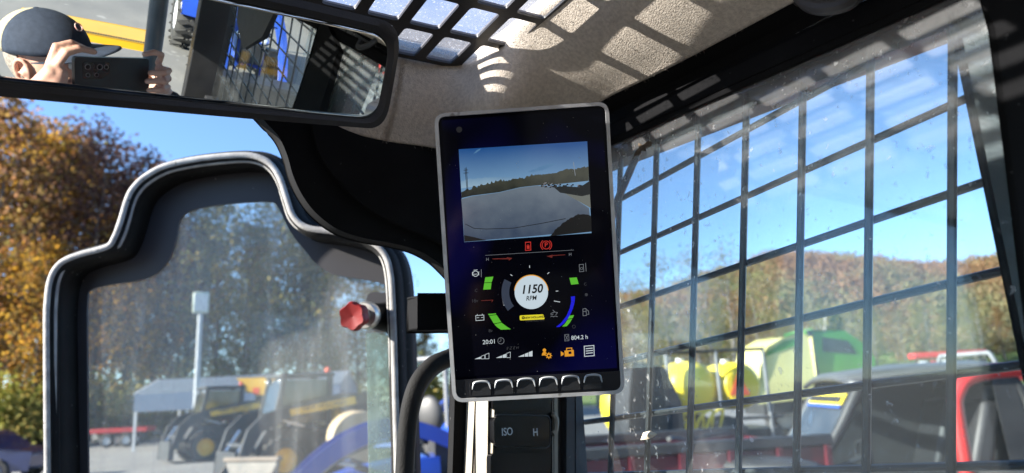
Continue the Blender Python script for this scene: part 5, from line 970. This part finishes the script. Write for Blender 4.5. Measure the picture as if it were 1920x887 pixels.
m = M(); m.slab([V((x, -.9, z)) for x, z in [(-.95, 1.10), (.62, 1.20), (.70, 2.72), (.45, 2.86), (-.10, 2.78), (-.62, 2.52), (-.86, 2.0)]], [], (0, 1.8, 0)); sh = build(m, 'side_shield', PYEL, bl_, 35, .06); m = M(); m.slab([V((x, -.915, z)) for x, z in [(-.62, 2.30), (.25, 2.55), (.25, 2.74), (-.05, 2.70), (-.58, 2.42)]], [], (0, .02, 0)); build(m, 'decal_strip', GRNM, sh, 0)
m = M(); m.slab([V((x, -.85, z)) for x, z in [(.72, 1.2), (2.3, 1.2), (2.42, 2.1), (2.15, 2.5), (1.7, 2.85), (.78, 2.95)]], [], (0, 1.7, 0)); build(m, 'tailgate', GRNM, bl_, 35, .05); m = M(); m.slab([V((x, -.87, z)) for x, z in [(1.0, 2.35), (1.95, 2.25), (1.75, 2.62), (1.05, 2.75)]], [], (0, .02, 0)); build(m, 'dark_panel', DKM, bl_, 0)
m = M(); m.slab([V((x, -.90, z)) for x, z in [(.68, 1.6), (.80, 1.6), (.74, 2.96), (.62, 2.96)]], [], (0, .06, 0)); build(m, 'seam_strip', DKM, bl_, 0)
m = M(); m.box(-.8, 2.2, -.7, .7, .75, 1.18); build(m, 'chassis', DKM, bl_, 35, .03)
for s in (-1, 1): wheel(bl_, .5, 1.0*s, .55, .35, WHM, lugs=16)
place(bl_, 1458, 20, 4, 1.0, .05)
hr_ = thing('hay_rake', 'long red hay tool with white panels on the far grass', 'farm tool'); m = M(); m.box(-1.9, 1.9, -.4, .4, 2.15, 2.45); build(m, 'top_beam', REDP, hr_, 35, .05)
for k in range(6): m = M(); x = -1.75+.62*k; m.box(x, x+.42, -.45, -.40, 1.45, 2.0); build(m, 'panel', [WHM, REDP, WHM, DKM, DKM, DKM][k], hr_, 35, .02)
m = M(); m.box(-1.9, 1.9, -.3, .3, 1.2, 1.45); build(m, 'lower_beam', DKM, hr_)
for s in (-1, 1): wheel(hr_, 1.2*s, .2, .5, .3, REDP)
tubes(hr_, 'leg', [[V((-1.7, 0, 0)), V((-1.7, 0, 2.2))], [V((1.7, 0, 0)), V((1.7, 0, 2.2))]], .06, DKM); place(hr_, 1782, 38, -3, 1.0, .35)
gm = thing('green_mower_deck', 'bright green mower deck lying below the red hay tool', 'mower'); profile(gm, 'deck', [(-1.4, .2), (1.4, .2), (1.3, .55), (.6, .8), (-.7, .75), (-1.4, .5)], -.5, .5, GRNM, .08); profile(gm, 'hitch', [(1.3, .3), (2.1, .3), (2.1, .42), (1.3, .5)], -.1, .1, DKM); place(gm, 1755, 28, 0, 1.0, .75)
for i, (px, d, lab, mt) in enumerate([(1612, 55, 'tiny red wagon far off on the grass under the birch', REDP), (1668, 60, 'tiny white wagon far off on the grass', WHM), (1860, 44, 'low red wagon on the far grass beside the pillar', REDP)]):
    fw = thing('farm_wagon', lab, 'wagon', group='wagons on the far grass'); m = M(); m.box(-1.5, 1.5, -.7, .7, .7, 1.4); build(m, 'box_body', mt, fw, 35, .03)
    for s in (-1, 1): wheel(fw, -.9, .7*s, .4, .2, DKM); wheel(fw, .9, .7*s, .4, .2, DKM)
    place(fw, px, d, 5, 1.0, .3)
rf_ = thing('red_rollbar_cart', 'red tube rollbar cart standing beside the dark pillar', 'utility cart'); tubes(rf_, 'rollbar', [smoothp([V((-.1, -.5, .6)), V((-.1, -.5, 1.40)), V((-.06, -.5, 1.62)), V((.12, -.48, 1.74)), V((.7, -.46, 1.76)), V((1.0, -.46, 1.74))], 6)], .048, REDP, 12); tubes(rf_, 'rollbar', [smoothp([V((-.1, .5, .6)), V((-.1, .5, 1.40)), V((-.06, .5, 1.62)), V((.12, .48, 1.74)), V((.7, .46, 1.76)), V((1.0, .46, 1.74))], 6)], .048, REDP, 12)
profile(rf_, 'lower_body', [(-.9, .4), (1.6, .4), (1.6, .75), (.3, .72), (-.1, .9), (-.9, .9)], -.6, .6, REDP, .04); m = M(); m.box(-.1, .02, -.56, -.555, .82, 1.08); build(m, 'white_tag', WHM, rf_)
for s in (-1, 1): wheel(rf_, -.5, .55*s, .33, .25, GRM, lugs=14); wheel(rf_, 1.1, .55*s, .33, .25, GRM, lugs=14)
m = M(); m.obox((.3, 0, .9), (.25, 0, 0), (0, .5, 0), (0, 0, .08)); m.obox((.0, 0, 1.02), (.05, 0, 0), (0, .5, 0), (0, 0, .12)); build(m, 'seat', DKM, rf_, 35, .04); place(rf_, 1912, 4.3, 8, .95, -.02)
rtr = place(tractor('red compact tractor with dark seat past the red rollbar', REDP), 1862, 11, 25, .95)
# --- behind the cab, met only in the mirror
tb3 = copy_tree(tb); tb3['label'] = 'blue tractor close behind the cab, met in the mirror'; tb3['group'] = 'blue compact tractors'; tb3.location = (1.95, -5.1, 0); tb3.rotation_euler = (0, 0, math.radians(95)); tb3.scale = (1, 1, 1)
rt3 = copy_tree(rtr); rt3['label'] = 'red tractor behind the cab on the sunlit gravel, met in the mirror'; rt3.location = (7.5, -6.5, 0); rt3.rotation_euler = (0, 0, 2.2)
s3 = copy_tree(s1); s3['label'] = 'skid loader behind the cab on the sunlit gravel, met in the mirror'; s3.location = (9.0, -10.5, 0); s3.rotation_euler = (0, 0, 1.0)
zh = 1.22
q = [MZ(44, 15, zh), MZ(277, 58, zh), MZ(276, 84, zh), MZ(47, 41, zh), MZ(20, 32, zh)]
m = M(); m.slab(q, [], (0, 0, -.05)); hd = build(m, 'engine_hood', YEL, cab, 35, .004)
m = M()
for k in range(46):
    for r_ in (0, 1): p = q[3].lerp(q[2], (k+.5+r_*.5)/47)+(q[0]-q[3]).normalized()*(.012+.02*r_)+V((0, 0, .001)); m.lathe([(.0065, 0), (.0065, .0015), (0, .0015)], p, (0, 0, 1), 6)
build(m, 'hood_perforations', DKM, hd, 0, kind='stuff')
